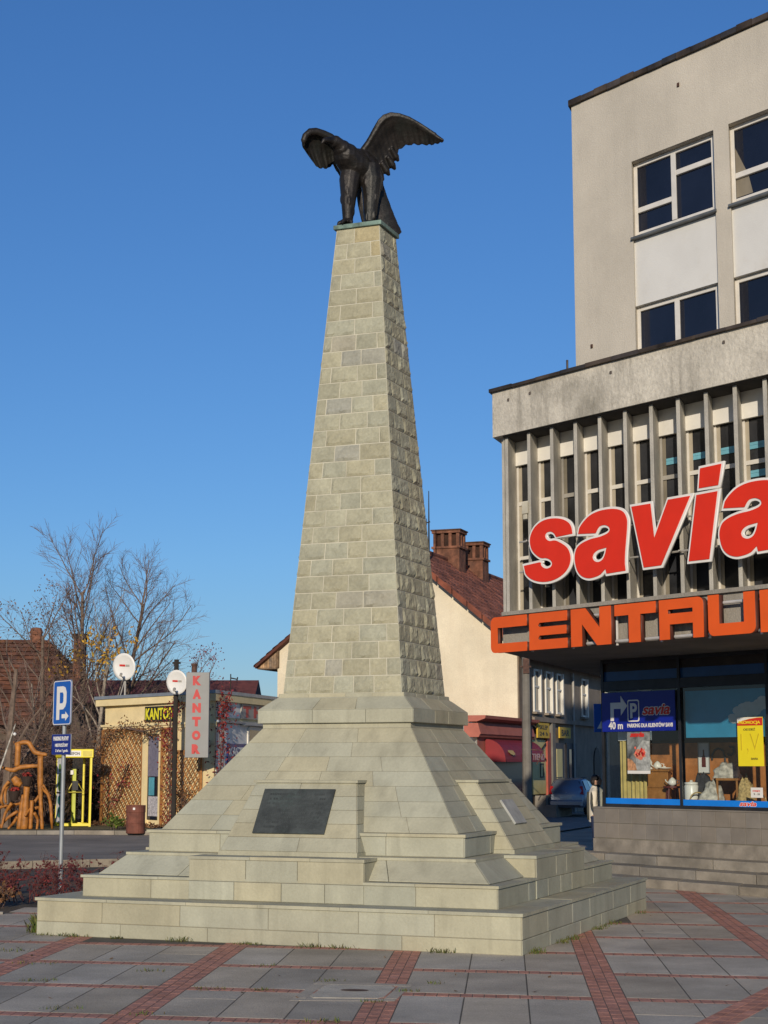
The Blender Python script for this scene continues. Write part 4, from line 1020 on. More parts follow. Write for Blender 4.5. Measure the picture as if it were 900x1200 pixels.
def basket(s, t, rr, h, label):
    r = thing('wicker_basket', GD(s,t,1.182), label, 'basket', 'wicker baskets in the shop window'); p = GD(s,t,1.182)
    mb = MB(); mb.lathe([(.0,0),(rr*.75,0),(rr,h),(rr*.93,h),(rr*.7,.02),(.0,.021)], p, 18); mb.build('basket_body', M_WICK, r)
    mb = MB(); mb.tube([p+V((rr*math.cos(a*.3927),0,h+rr*.9*math.sin(a*.3927))) for a in range(9)], .012, 6, raw=True); mb.build('handle', M_WICK, r)
basket(3.42,.35,.13,.16,'wicker basket with hoop handle at the foot of the framed bottle picture')
basket(4.62,.75,.15,.14,'wide wicker basket behind the white notice card')
# pedestrian sign on the far corner of the shop
# ------------------------------------------------------------------ old house with gable, chimneys
M_CREAM = mat('cream_lime_render', (.68,.60,.44), .9, var=.07, scale=.8, bump=.35, bscale=20, streak=.3, streak_col=(.48,.39,.27), stain=.35, stain_col=(.52,.42,.29), fine=.08)
M_TILER = mat('red_clay_roof_tile', (.21,.075,.045), .85, var=.3, scale=1.5, bump=.5, stain=.4, stain_col=(.07,.04,.03))
M_CHIM = mat('sooty_brick', (.19,.08,.045), .9, var=.35, scale=3, bump=.7, bscale=25, stain=.55, stain_col=(.05,.035,.03))
M_SOOT = mat('soot', (.03,.025,.02), .95); M_BOARD = mat('weathered_boards', (.27,.18,.11), .85, var=.35, scale=5, stain=.35, stain_col=(.5,.45,.38))
M_BROWNW = mat('dirty_brown_render', (.22,.16,.105), .9, var=.2, scale=2, stain=.5, stain_col=(.09,.07,.055), bump=.3)
M_ROW = mat('brown_grey_render', (.25,.205,.155), .9, var=.12, scale=1.5, streak=.3, streak_col=(.12,.10,.08), stain=.25, stain_col=(.15,.12,.095), bump=.25)
M_PVC = mat('white_window_wood', (.66,.63,.55), .6, var=.05)
g_ = V((.9397,-.3420,0)); h_ = V((.3420,.9397,0))      # along the gable, along the street
HR = V((4.75,58.75,0)); HW = 7.45; KU = 1.25; KZ = -.4875     # KU: metres per house module
def HP(a, b, z): return HR+(g_*a+h_*b)*KU+V((0,0,z*KU+KZ))         # a from right corner (negative to the left), b back
ho = thing('gable_house', HP(-3.6,0,0), 'cream rendered old house with a steep gable, red tiled roof and boarded eave', 'house')
ZE, ZA, AM = 5.25, 8.28, -3.62
mb = MB()
pf = [(-HW,0),(0,0),(0,ZE),(AM,ZA),(-HW,ZE)]
n = len(pf); mb.add([HP(a,0,z) for a,z in pf]+[HP(a,14,z) for a,z in pf], [tuple(range(n))[::-1], tuple(range(n,2*n))]+[(i,(i+1)%n,n+(i+1)%n,n+i) for i in range(n)], True)
mb.build('wall', M_CREAM, ho)
mb = MB(); mb.hexa([HP(a,b,z) for z in (.4,ZE-.02) for a,b in ((.004,.02),(.02,.02),(.02,14),(.004,14))], True); mb.build('street_wall', M_ROW, ho)
mb = MB(); mb.hexa([HP(a,b,z) for z in (3.2,ZE-.02) for a,b in ((.02,.03),(.04,.03),(.04,.9),(.02,.9))], True); mb.build('stained_strip', M_BROWNW, ho)
# roof: rows of tiles as small overlapping courses
mb = MB()
for side in (1,-1):
    ov = .45 if side > 0 else .62
    run = (0-AM if side > 0 else AM+HW)+ov; slope = (ZA-ZE)/(-AM if side > 0 else AM+HW)
    nr = 22; nc = 48; B0, B1 = -.28, 14.2
    for r in range(nr):
        u0, u1 = run*r/nr, run*(r+1)/nr+.05
        for c in range(nc):
            b0, b1 = B0+(B1-B0)*c/nc, B0+(B1-B0)*(c+1)/nc
            mb.ti = tnt(.28,.08); j = random.uniform(-.008,.008)
            P = lambda u,b,dz: HP(AM+side*u, b, ZA+.10-slope*u+dz+j)
            # a tile with a raised roll in the middle
            m1, m2 = b0+(b1-b0)*.35, b0+(b1-b0)*.7
            top = [P(u0,b0,.0),P(u0,m1,.05),P(u0,m2,.05),P(u0,b1,.0),P(u1,b1,.035),P(u1,m2,.085),P(u1,m1,.085),P(u1,b0,.035)]
            mb.add(top+[P(u1,b0,-.02),P(u1,b1,-.02)], [(0,1,6,7),(1,2,5,6),(2,3,4,5),(7,6,5,4,9,8)], True)
    mb.ti = (.5,.45,.45)
    mb.hexa([HP(AM+side*u,b,ZA-slope*u+dz) for dz in (0,.10) for u,b in ((0,B0),(run,B0),(run,B1),(0,B1))], True)
mb.ti = (1,1,1)
mb.tube([HP(AM,-.3,ZA+.16),HP(AM,14.2,ZA+.16)], .11, 8, raw=True)
rf = mb.build('roof', M_TILER, ho)
mb = MB()                                              # boarded eave box at the left end of the gable
sl_ = (ZA-ZE)/(AM+HW)
for i in range(9):
    a0, a1 = -HW-.60+i*.074, -HW-.60+(i+1)*.074-.006; mb.ti = tnt(.35,.1)
    zt = lambda a: ZA+.0-sl_*(AM-a)
    mb.hexa([HP(a0,-.10,4.78),HP(a1,-.10,4.78),HP(a1,.0,4.78),HP(a0,.0,4.78),HP(a0,-.10,zt(a0)),HP(a1,-.10,zt(a1)),HP(a1,.0,zt(a1)),HP(a0,.0,zt(a0))], True)
mb.ti = (.6,.6,.6); mb.hexa([HP(a,b,z) for z in (4.74,4.775) for a,b in ((-HW-.62,-.1),(-HW,-.1),(-HW,14),(-HW-.62,14))], True)
mb.build('eave_boards', M_BOARD, ho)
mb = MB(); mb.ti=(1.1,.9,.8)
for k_ in range(9):
    f0, f1 = k_/9, (k_+1)/9-.01; L0 = HP(AM,-.34,ZA-.03); L1 = HP(.45,-.34,ZA-(ZA-ZE)/(-AM)*(-AM+.45)-.03)
    p, q = L0.lerp(L1,f0), L0.lerp(L1,f1); mb.hexa([p, q, q+h_*.03, p+h_*.05, p+V((0,0,.24)), q+V((0,0,.24)), q+h_*.05+V((0,0,.24)), p+h_*.05+V((0,0,.24))], True)
mb.build('verge_board', M_TILER, ho)
def chimney(b, a, w, d, z0, z1):
    mb = MB(); P = lambda x,y,z: HP(a+x,b+y,z)
    def bx(x0,x1,y0,y1,za,zb): mb.hexa([P(x,y,z) for z in (za,zb) for x,y in ((x0,y0),(x1,y0),(x1,y1),(x0,y1))], True)
    bx(-w/2,w/2,-d/2,d/2,z0,z1-.62); bx(-w/2-.05,w/2+.05,-d/2-.05,d/2+.05,z1-.62,z1-.55)
    mb.ti = (.25,.25,.25); bx(-w/2+.12,w/2-.12,-d/2+.12,d/2-.12,z1-.55,z1-.1); mb.ti = (1,1,1)
    nx = 4
    for i in range(nx):
        x = -w/2+.05+(w-.1)*i/(nx-1)
        for y in (-d/2+.07,d/2-.07): bx(x-.05,x+.05,y-.07,y+.07,z1-.55,z1-.12)
    for y in (0,):
        for x in (-w/2+.07,w/2-.07): bx(x-.07,x+.07,-.06,.06,z1-.55,z1-.12)
    bx(-w/2-.04,w/2+.04,-d/2-.04,d/2+.04,z1-.12,z1-.04); mb.ti = (.5,.55,.5); bx(-w/2-.07,w/2+.07,-d/2-.07,d/2+.07,z1-.04,z1)
    mb.build('chimney', M_CHIM, rf)
chimney(5.0, AM+.02, .88, .7, 7.2, 9.42)
chimney(7.2, AM+.16, .86, .7, 7.2, 9.28)
r = thing('roof_aerial', HP(AM+.25,1.6,8.0), 'thin black aerial rod standing on the gable house ridge beside the brick chimneys', 'aerial')
mb = MB(); p = HP(AM+.45,1.6,7.9); mb.tube([p,p+V((0,0,2.85))], [.04,.015], 6, raw=True); mb.build('rod', M_SOOT, r)
mb = MB(); mb.tube([p+V((-.15,0,1.6)),p+V((.05,0,1.66))], .025, 6, raw=True); mb.tube([p+V((-.09,0,1.53)),p+V((-.09,0,1.78))], .012, 6, raw=True); mb.build('clamp', M_SOOT, r)
# red shop built against the gable
M_PINK = mat('faded_red_paint', (.40,.125,.085), .75, var=.1, scale=2, stain=.25, stain_col=(.25,.07,.055)); M_AWN = mat('crimson_awning_cloth', (.22,.013,.016), .6, var=.1); M_WINE = mat('dark_shop_opening', (.018,.014,.018), .3)
A_ = V((3.06,54.1,0)); ad = V((.350,.937,0)); an = V((.937,-.350,0)); AL = 5.1
def AP(a, z, d=0): return A_+(ad*a+an*d)*KU+V((0,0,z*KU+KZ))
sh = thing('corner_shop', A_, 'low faded red shop with a moulded cornice built against the cream gable wall', 'shop')
mb = MB(); b0 = [A_, A_+ad*AL*KU, V((4.6,58.6,0)), V((2.0,58.8,0))]
mb.hexa([p for p in b0]+[p+V((0,0,3.30)) for p in b0], True); mb.build('wall', M_PINK, sh)
mb = MB(); q0, q1 = A_, V((2.0,58.8,0)); e = V((-.02,-.004,0)); mb.quad(q0+e+V((0,0,2.2)), q1+e+V((0,0,2.2)), q1+e+V((0,0,3.28)), q0+e+V((0,0,3.28)), True); mb.build('white_return', M_PVC, sh)
mb = MB()
for z0, z1, d0, d1 in ((3.02,3.10,.05,.28),(3.10,3.18,.28,.30),(2.70,2.98,.16,.08),(2.62,2.70,.10,.14)):
    mb.hexa([AP(-.25,z0,-.3),AP(-.25,z0,d0),AP(AL,z0,d0),AP(AL,z0,-.3),AP(-.25,z1,-.3),AP(-.25,z1,d1),AP(AL,z1,d1),AP(AL,z1,-.3)], True)
mb.build('cornice', M_PINK, sh)
mb = MB(); mb.hexa([AP(1.2,.9,.0),AP(1.2,.9,.012),AP(4.6,.9,.012),AP(4.6,.9,0),AP(1.2,2.3,0),AP(1.2,2.3,.012),AP(4.6,2.3,.012),AP(4.6,2.3,0)], True); mb.build('shop_opening', M_WINE, sh)
mb = MB(); ns = 8; prof = [(.02,2.58)]+[(.55*math.sin(k*math.pi/2/ns)+.02, 2.05+.53*math.cos(k*math.pi/2/ns)) for k in range(1,ns+1)]+[(.57,1.98),(.02,1.98)]
m = len(prof)
mb.add([AP(.6,z,d) for d,z in prof]+[AP(4.6,z,d) for d,z in prof], [tuple(range(m)), tuple(range(m,2*m))[::-1]]+[(i,(i+1)%m,m+(i+1)%m,m+i) for i in range(m)], True)
aw = mb.build('awning', M_AWN, sh)
M_FADEW = mat('faded_white_print', (.45,.30,.29), .7, var=.1); M_GOLD = mat('gold_print', (.55,.38,.12), .6, var=.3, scale=20)
text('awning_lettering', 'VED', .75, .20, lambda x,y,d: AP(2.2+x,2.03+y*.9,.575+d), M_FADEW, aw, .03)
text('awning_lettering', 'TREND', 1.3, .20, lambda x,y,d: AP(3.25+x,2.03+y*.9,.575+d), M_FADEW, aw, .03)
em = [(.30*math.cos(a*.3491)*(1 if a%2 else .8), .16*math.sin(a*.3491)*(1 if a%2 else .75)) for a in range(18)]
put_mesh('awning_emblem', curve_mesh([em], .004), lambda c: AP(1.25+c.x, 2.24+c.y*.6, .535-c.y*.5+c.z+.012), M_GOLD, aw)
# concrete pole
M_POLE = mat('grey_concrete_pole', (.17,.155,.13), .9, var=.15, scale=2, streak=.4, streak_col=(.13,.12,.105), bump=.3)
r = thing('concrete_pole', (4.73,55.0,0), 'grey weathered concrete pole standing in front of the red corner shop', 'pole')
mb = MB(); mb.tube([(4.73,55,0),(4.73,55,7.2)], [.165,.12], 10); mb.build('shaft', M_POLE, r)
mb = MB(); mb.box(4.63,4.83,54.82,54.88,4.9,5.4); mb.box(4.55,4.9,54.84,54.9,5.1,5.15); mb.build('bracket', M_RUST, r)
mb = MB(); mb.tube([(4.87,54.98,2.39),(5.3,54.98,2.36),(5.05,54.98,1.9)], .022, 6); mb.build('cable_hook', M_RUST, r)
# street terrace
M_DARKSH = mat('dark_shopfront_paint', (.06,.055,.06), .6, var=.2); M_DOORY = mat('pale_yellow_door', (.52,.45,.20), .6, var=.06); M_DOORR = mat('red_pilaster_paint', (.36,.08,.05), .7, var=.1)
M_SIGNY = mat('ochre_sign_board', (.55,.35,.02), .6, var=.06)
RO = HP(.03,2.2,0); RO.z = 0; rd = h_; rn = g_
def RP(w_, z, d=0): return RO+(rd*w_+rn*d)*KU+V((0,0,((z-1.95)*.95+1.95)*KU+KZ))
def rbox(mb, w0,w1,z0,z1,d0,d1): mb.hexa([RP(w,z,d) for z in (z0,z1) for w,d in ((w0,d0),(w0,d1),(w1,d1),(w1,d0))], True)
rw = thing('street_terrace', RP(12,0), 'brown-grey two-storey terrace continuing the side street beyond the gable house', 'building')
mb = MB(); rbox(mb,11.9,40,0,5.0,-8,-.0); mb.build('wall', M_ROW, rw)
mb = MB(); rbox(mb,11.95,40,5.0,5.14,-8.2,.35); mb.add([RP(11.95,5.14,.4),RP(40,5.14,.4),RP(40,7.6,-4),RP(11.95,7.6,-4),RP(11.95,5.14,-8.3),RP(40,5.14,-8.3)], [(0,1,2,3),(3,2,5,4),(0,3,4),(1,5,2)], True); mb.build('roof', M_TILER, rw)
mb = MB(); rbox(mb,-.9,40,3.22,3.34,0,.12); rbox(mb,-.9,40,3.34,3.38,0,.06); mb.build('string_course', M_ROW, ho)
for wc in (-.27,1.12,2.46,5.85,8.9,11.5,14.2):
    own = ho if wc < 11.5 else rw
    f = MB(); w0, w1, z0, z1 = wc-.34, wc+.30, 3.52, 4.84
    for q in ((w0,w0+.045,z0,z1),(w1-.06,w1,z0,z1),(w0+.045,w1-.06,z1-.06,z1),(w0+.045,w1-.06,z0,z0+.06),(w0+.045,w1-.06,4.27,4.33)): rbox(f,*q,.0,.05)
    rbox(f, w1-.04, w1+.06, z0, z1, 0, .10)
    fr = f.build('window', M_PVC, own); f = MB(); rbox(f,w0+.045,w1-.06,z0+.06,z1-.06,.0,.012); f.build('pane', M_DGLASS, fr)
    f = MB(); rbox(f, w0-.08, w1+.08, z0-.07, z0-.01, 0, .14); f.build('window_sill', M_ROW, fr)
mb = MB(); mb.tube([RP(4.1,.1,.08),RP(4.1,4.95,.08)], .05, 6, raw=True); mb.build('downpipe', M_GREYFR, ho)
d_ = MB(); rbox(d_,-.95,.60,1.0,2.66,0,.05); dr = d_.build('door', M_DOORY, ho)
d_ = MB()
for a, b in (((-.85,2.55),(.5,2.05)),((-.85,2.05),(.5,2.55))): d_.tube([RP(a[0],a[1],.08),RP(b[0],b[1],.08)], .03, 6, raw=True)
for q in ((-.1,.3,1.5,1.54),(-.1,.3,1.9,1.94),(-.1,-.06,1.54,1.9),(.26,.3,1.54,1.9)): rbox(d_,*q,.052,.07)
d_.build('door_bars', M_BLACK, dr)
d_ = MB(); rbox(d_,.64,1.05,.05,2.9,0,.10); d_.build('red_pilaster', M_DOORR, ho)
d_ = MB(); rbox(d_,1.2,1.55,.05,3.2,0,.12); d_.build('grey_pilaster', M_POLE, ho)
d_ = MB(); rbox(d_,-1.0,.9,.3,.97,.13,.45); rbox(d_,-1.0,.9,.3,.7,.45,.75); d_.build('door_stoop', M_KERB, ho)
for w0, w1 in ((1.7,2.9),(3.3,4.6)):
    d_ = MB(); rbox(d_,w0,w1,.1,2.6,0,.04); sf = d_.build('shop_door', M_DARKSH, ho)
    d_ = MB(); rbox(d_,w0+.25,w1-.25,.9,2.4,.04,.055); d_.build('pane', M_DOORY if w0 < 2 else M_DGLASS, sf)
d_ = MB(); rbox(d_,7.2,8.1,.1,2.0,.0,.03); ar = [(7.65+.45*math.cos(k*math.pi/8), 2.0+.5*math.sin(k*math.pi/8)) for k in range(9)]
d_.add([RP(a,z,.03) for a,z in ar]+[RP(a,z,0) for a,z in ar], [tuple(range(9)), tuple(range(9,18))[::-1]]+[(k,(k+1)%9,9+(k+1)%9,9+k) for k in range(9)], True); d_.build('archway_door', M_BLACK, ho)
def rsign(name, w0,w1,z0,z1,m,label,txts):
    r = thing(name, RP((w0+w1)/2,z0,.1), label, 'sign'); q = MB(); rbox(q,w0,w1,z0,z1,.125,.17); q.build('board', m, r)
    for t, zz, hh in txts: text('lettering', t, (w1-w0)*.7, hh, lambda x,y,d: RP(w0+(w1-w0)*.15+x, zz+y, .172+d), M_BLACK, r, .02)
rsign('yellow_sign', -.75, .62, 2.72, 3.18, M_SIGNY, 'square ochre yellow shop sign over the pale yellow door in the side street', (('SKLEP',2.98,.13),('24 h',2.79,.12)))
rsign('yellow_sign', 1.9, 3.3, 2.75, 3.1, M_SIGNY, 'wide ochre sign in shade further along the brown terrace', (('BAR',2.82,.2),))
# blue crossing sign on a post at the shop corner
r = thing('crossing_sign', (4.93,36.5,0), 'dark blue pedestrian crossing sign with white triangle half hidden behind the shop corner', 'sign')
M_SBLUE = mat('traffic_blue', (.01,.10,.42), .4, var=.04)
mb = MB(); mb.tube([(4.93,36.5,0),(4.93,36.5,3.25)], .03, 8); mb.build('post', M_TUBE, r)
mb = MB(); mb.box(4.62,5.24,36.42,36.45,2.62,3.24); bd = mb.build('board', M_SBLUE, r, bevel=.008)
put_mesh('triangle', curve_mesh([[(4.69,2.70),(5.17,2.70),(4.93,3.14)]], .004), lambda c: V((c.x,36.417-c.z,c.y)), M_WHITE, bd)

# ------------------------------------------------------------------ car
M_SILVER = mat('silver_car_paint', (.20,.23,.28), .3, metal=.6, var=.03); M_TYRE = mat('tyre_rubber', (.02,.02,.02), .9); M_RIM = mat('alloy_rim', (.4,.4,.41), .35, metal=.8); M_TAIL = mat('red_tail_lamp', (.35,.012,.015), .25); M_PLATE = mat('white_number_plate', (.6,.6,.55), .5); M_BUMP = mat('dark_bumper_plastic', (.05,.05,.055), .7)
def make_car(name, loc, rz, label, txt):
    M_ = Matrix.Translation(V(loc)) @ Matrix.Rotation(rz, 4, 'Z') @ Matrix.Scale(.84, 4)
    fn = lambda p: M_ @ V(p)
    r = thing(name, loc, label, 'car', 'parked silver hatchbacks'); 
    # x = 0 at the rear bumper, runs forward; sections: (x, half width low, z belt, half width top, z top)
    secs = [(0.02,.70,.62,.66,.80),(.10,.80,.80,.68,1.05),(.32,.84,.90,.60,1.40),(.75,.85,.92,.60,1.47),(1.6,.85,.92,.60,1.49),(2.2,.85,.90,.58,1.42),(2.95,.85,.88,.62,1.02),(3.6,.83,.80,.66,.90),(3.95,.74,.62,.60,.72)]
    mb = MB(fn); rings = []
    for x, wl, zb, wt, zt in secs:
        rings.append([(x,-wl*.93,.24),(x,-wl,.42),(x,-wl,zb-.14),(x,-wl*.97,zb),(x,-wt,zt-.06),(x,-wt*.8,zt),(x,wt*.8,zt),(x,wt,zt-.06),(x,wl*.97,zb),(x,wl,zb-.14),(x,wl,.42),(x,wl*.93,.24)])
    m = 12; pts = [p for q in rings for p in q]
    fs = [(i*m+k,i*m+(k+1)%m,(i+1)*m+(k+1)%m,(i+1)*m+k) for i in range(len(secs)-1) for k in range(m)]+[tuple(range(m))[::-1],tuple((len(secs)-1)*m+k for k in range(m))]
    mb.add(pts, fs); b = mb.build('body', M_SILVER, r, smooth=True, bevel=.02)
    def pan(nm, P, mt, par=r, th=.012):
        q = MB(fn); c = sum((V(p) for p in P), V())/len(P); P = [V(p) for p in P]; nrm = (P[1]-P[0]).cross(P[2]-P[0]).normalized()
        if nrm.dot(c-V((1.9,0,.7))) < 0: nrm = -nrm
        k = len(P); q.add([p-nrm*.03 for p in P]+[p+nrm*th for p in P], [tuple(range(k))[::-1],tuple(range(k,2*k))]+[(i,(i+1)%k,k+(i+1)%k,k+i) for i in range(k)]); return q.build(nm, mt, par)
    pan('rear_window', [(.125,-.60,1.00),(.125,.60,1.00),(.30,.54,1.34),(.30,-.54,1.34)], M_DGLASS)
    for s in (1,-1):
        pan('side_window', [(.42,s*.80,.97),(1.45,s*.81,.98),(1.45,s*.635,1.38),(.55,s*.635,1.36)], M_DGLASS)
        pan('side_window', [(1.52,s*.81,.98),(2.55,s*.81,.96),(2.15,s*.63,1.32),(1.52,s*.635,1.38)], M_DGLASS)
        pan('tail_light', [(.06,s*.52,.80),(.06,s*.76,.80),(.19,s*.70,1.14),(.19,s*.58,1.14)], M_TAIL, th=.03)
        q = MB(fn); q.tube([(1.9,s*.86,.98),(1.95,s*.99,1.0)], [.05,.09], 8); q.build('wing_mirror', M_SILVER, r)
        for x in (.72,3.15):
            q = MB(fn); q.tube([(x,s*.68,.31),(x,s*.87,.31)], .31, 20); w_ = q.build('wheel', M_TYRE, r)
            q = MB(fn); q.tube([(x,s*.86,.31),(x,s*.885,.31)], .20, 14); q.build('rim', M_RIM, w_)
    q = MB(fn); q.box(-.05,.12,-.72,.72,.28,.56); q.build('bumper', M_SILVER, r, bevel=.04)
    q = MB(fn); q.box(-.056,0,-.60,.60,.29,.36); q.build('bumper_insert', M_BUMP, r)
    q = MB(fn); q.box(.0,.03,-.26,.26,.62,.73); pl = q.build('number_plate', M_PLATE, r)
    q = MB(fn); q.box(.015,.05,-.4,.4,.755,.785); q.build('tailgate_trim', M_RIM, r)
    q = MB(fn); q.ball((.06,0,.86),(.02,.06,.05)); q.build('badge', M_RIM, r)
    q = MB(fn); q.tube([(.6,-.56,1.5),(2.0,-.54,1.51)], .018, 6); q.tube([(.6,.56,1.5),(2.0,.54,1.51)], .018, 6); q.build('roof_rail', M_BUMP, r)
    return r
make_car('parked_car', (6.55,60.0,.16), R(90-17), 'silver hatchback parked in the shaded side street seen from behind', 'x')
make_car('parked_car', (-11.6,36.0,0), R(160), 'unseen silver hatchback added outside the picture at far left to throw its shadow on the road', 'x')  # second car, out of view, added only for the shadow it casts

# ------------------------------------------------------------------ person
M_SKIN = mat('skin', (.42,.24,.16), .6, var=.05); M_HAIR = mat('dark_hair', (.018,.013,.011), .6, var=.3, scale=20, bump=.5); M_JACK = mat('cream_jacket', (.62,.56,.45), .8, var=.06, scale=5, bump=.2); M_JSTR = mat('dark_jacket_stripe', (.05,.05,.04), .8); M_JEAN = mat('navy_trousers', (.02,.03,.07), .85, var=.15, scale=8); M_SHOE = mat('dark_shoes', (.025,.02,.018), .6)
PM = Matrix.Translation(V((4.27,33.5,0))) @ Matrix.Rotation(R(-108), 4, 'Z')     # local +y is where the figure faces
pfn = lambda p: PM @ V(p)
pr = thing('person', (4.27,33.5,0), 'dark haired person in a cream jacket with dark stripes standing by the shop corner', 'person')
mb = MB(pfn)
mb.tube([(0,0,.86),(0,0,1.0),(0,.01,1.2),(0,0,1.36),(0,-.01,1.43),(0,0,1.50),(0,.01,1.56)], [.14,.15,.16,.15,.09,.052,.05], 14)
mb.ball((0,.015,1.60),(.072,.092,.115), 14, 10); mb.ball((0,.06,1.555),(.05,.05,.05)); mb.ball((0,.108,1.595),(.013,.02,.022)); mb.ball((0,.1,1.55),(.026,.014,.012))
for s in (1,-1):
    mb.ball((s*.072,.0,1.595),(.012,.02,.03)); mb.ball((s*.03,.095,1.625),(.014,.012,.009))
    mb.tube([(s*.10,0,1.40),(s*.19,-.01,1.37),(s*.235,-.02,1.12),(s*.225,.05,.88)], [.06,.06,.047,.036], 10)
    mb.tube([(s*.225,.05,.89),(s*.222,.065,.82),(s*.215,.085,.76)], [.032,.042,.03], 8)
    for k in range(4): mb.tube([(s*(.225-.0),.05+.018*k,.80),(s*.222,.06+.018*k,.75),(s*.205,.068+.018*k,.715-.006*abs(k-1))], [.0095,.009,.007], 6)
    mb.tube([(s*.215,.09,.81),(s*.195,.125,.78),(s*.185,.13,.755)], [.011,.010,.008], 6)
    mb.tube([(s*.085,0,.92),(s*.095,.01,.50),(s*.10,-.01,.09)], [.10,.065,.045], 10)
    mb.tube([(s*.10,-.05,.05),(s*.10,.08,.045),(s*.105,.17,.035)], [.045,.045,.03], 8)
remeshed('body', mb, M_SKIN, pr, .009, 1)
mb = MB(pfn)
mb.tube([(0,0,.78),(0,0,.84),(0,0,1.0),(0,.01,1.2),(0,0,1.36),(0,-.012,1.445),(0,-.005,1.50)], [.165,.17,.165,.175,.17,.11,.08], 16)
for s in (1,-1): mb.tube([(s*.10,0,1.40),(s*.19,-.01,1.36),(s*.23,-.02,1.12),(s*.222,.05,.86)], [.08,.075,.06,.05], 12)
jk = remeshed('jacket', mb, M_JACK, pr, .012, 2)
mb = MB(pfn)
for s in (1,-1):
    mb.tube([(s*.13,-.03,1.435),(s*.225,-.045,1.37),(s*.295,-.045,1.2),(s*.305,-.03,1.08),(s*.285,.04,.92)], .024, 8)
    mb.tube([(s*.10,.16,1.38),(s*.13,.165,1.2),(s*.13,.155,1.0),(s*.13,.15,.83)], .022, 8)
    mb.tube([(s*.10,-.15,1.38),(s*.12,-.155,1.2),(s*.12,-.155,1.0),(s*.12,-.15,.83)], .022, 8)
mb.build('jacket_stripes', M_JSTR, jk, smooth=True)
mb = MB(pfn); mb.tube([(0,-.005,1.46),(0,-.0,1.52)], [.095,.075], 14); mb.build('collar', M_JSTR, jk, smooth=True)
mb = MB(pfn)
for s in (1,-1): mb.tube([(s*.075,0,.90),(s*.09,.01,.50),(s*.10,-.01,.07)], [.125,.085,.07], 12)
mb.ball((0,0,.88),(.17,.13,.1)); remeshed('trousers', mb, M_JEAN, pr, .012, 2)
mb = MB(pfn); mb.ball((0,-.018,1.635),(.086,.092,.09), 14, 10); mb.ball((0,-.055,1.585),(.08,.06,.09), 12, 8); mb.ball((.055,.01,1.65),(.04,.06,.06)); mb.ball((-.055,.01,1.65),(.04,.06,.06))
remeshed('hair', mb, M_HAIR, pr, .010, 1)
# ------------------------------------------------------------------ parking sign
PX, PY = -4.70, 24.4
sd_ = V((.60,-.80,0)).normalized()      # to the right along the sign face
sn_ = V((-.80,-.60,0)).normalized()
def GP(x, z, d=0): return V((PX,PY,z))+sd_*x+sn_*d
M_GALV = mat('galvanised_steel', (.27,.29,.30), .55, metal=.3, var=.12, scale=3)
ps = thing('parking_sign', (PX,PY,0), 'blue parking sign with arrow and small text plate on a galvanised post', 'sign')
mb = MB(); mb.tube([(PX+.0,PY,0),(PX-.01,PY,3.10)], .032, 10); mb.build('post', M_GALV, ps)
def plate(name, w_, z0, z1, m, back, r_=.05):
    lo = rnd(-w_/2,w_/2,z0,z1,r_,('tl','tr','bl','br'))
    o = put_mesh(name, curve_mesh([lo], .012), lambda c: GP(c.x,c.y,.045+c.z), M_GALV, ps)
    li = rnd(-w_/2+.004,w_/2-.004,z0+.004,z1-.004,r_,('tl','tr','bl','br'))
    put_mesh('face', curve_mesh([li], .004), lambda c: GP(c.x,c.y,.054+c.z), m, o); return o
a = plate('sign_plate', .60, 2.50, 3.16, M_SBLUE, 0)
put_mesh('border', curve_mesh([rnd(-.292,.292,2.508,3.152,.045,('tl','tr','bl','br')), rnd(-.280,.280,2.52,3.14,.04,('tl','tr','bl','br'))], .003), lambda c: GP(c.x,c.y,.0585+c.z), M_WHITE, a)
pl_ = [(-.16,2.58),(-.06,2.58),(-.06,2.73),(.06,2.73),(.13,2.77),(.16,2.83),(.16,2.98),(.12,3.05),(.05,3.07),(-.16,3.07)]
ph_ = [(-.06,2.82),(.04,2.82),(.065,2.85),(.065,2.95),(.04,2.98),(-.06,2.98)]
put_mesh('letter', curve_mesh([pl_, ph_], .003), lambda c: GP(c.x-.02,c.y,.0585+c.z), M_WHITE, a)
put_mesh('arrow', curve_mesh([[(.0,2.60),(.12,2.60),(.12,2.56),(.22,2.63),(.12,2.70),(.12,2.66),(.0,2.66)]], .003), lambda c: GP(c.x,c.y,.0585+c.z), M_WHITE, a)
M_NAVY = mat('navy_text_plate', (.012,.025,.20), .45, var=.05)
b = plate('text_plate', .62, 2.07, 2.37, M_NAVY, 0, .015)
for t, z, h, w_, x in (('PARKING PŁATNY',2.275,.062,.50,-.25),('NIESTRZEŻONY',2.185,.062,.42,-.19),('2 zł za 1 godz.',2.10,.05,.42,-.18)):
    text('lettering', t, w_, h, lambda xx,y,d: GP(x+xx,z+y,.0585+d), M_WHITE, b, .03, .15 if h < .06 else 0, .003)
mb = MB()
for z in (2.62,3.02,2.15,2.30):
    mb.hexa([GP(xx,zz,d) for zz in (z,z+.03) for xx,d in ((-.06,.045),(.06,.045),(.06,-.04),(-.06,-.04))], True)
mb.build('clamp', M_GALV, ps)

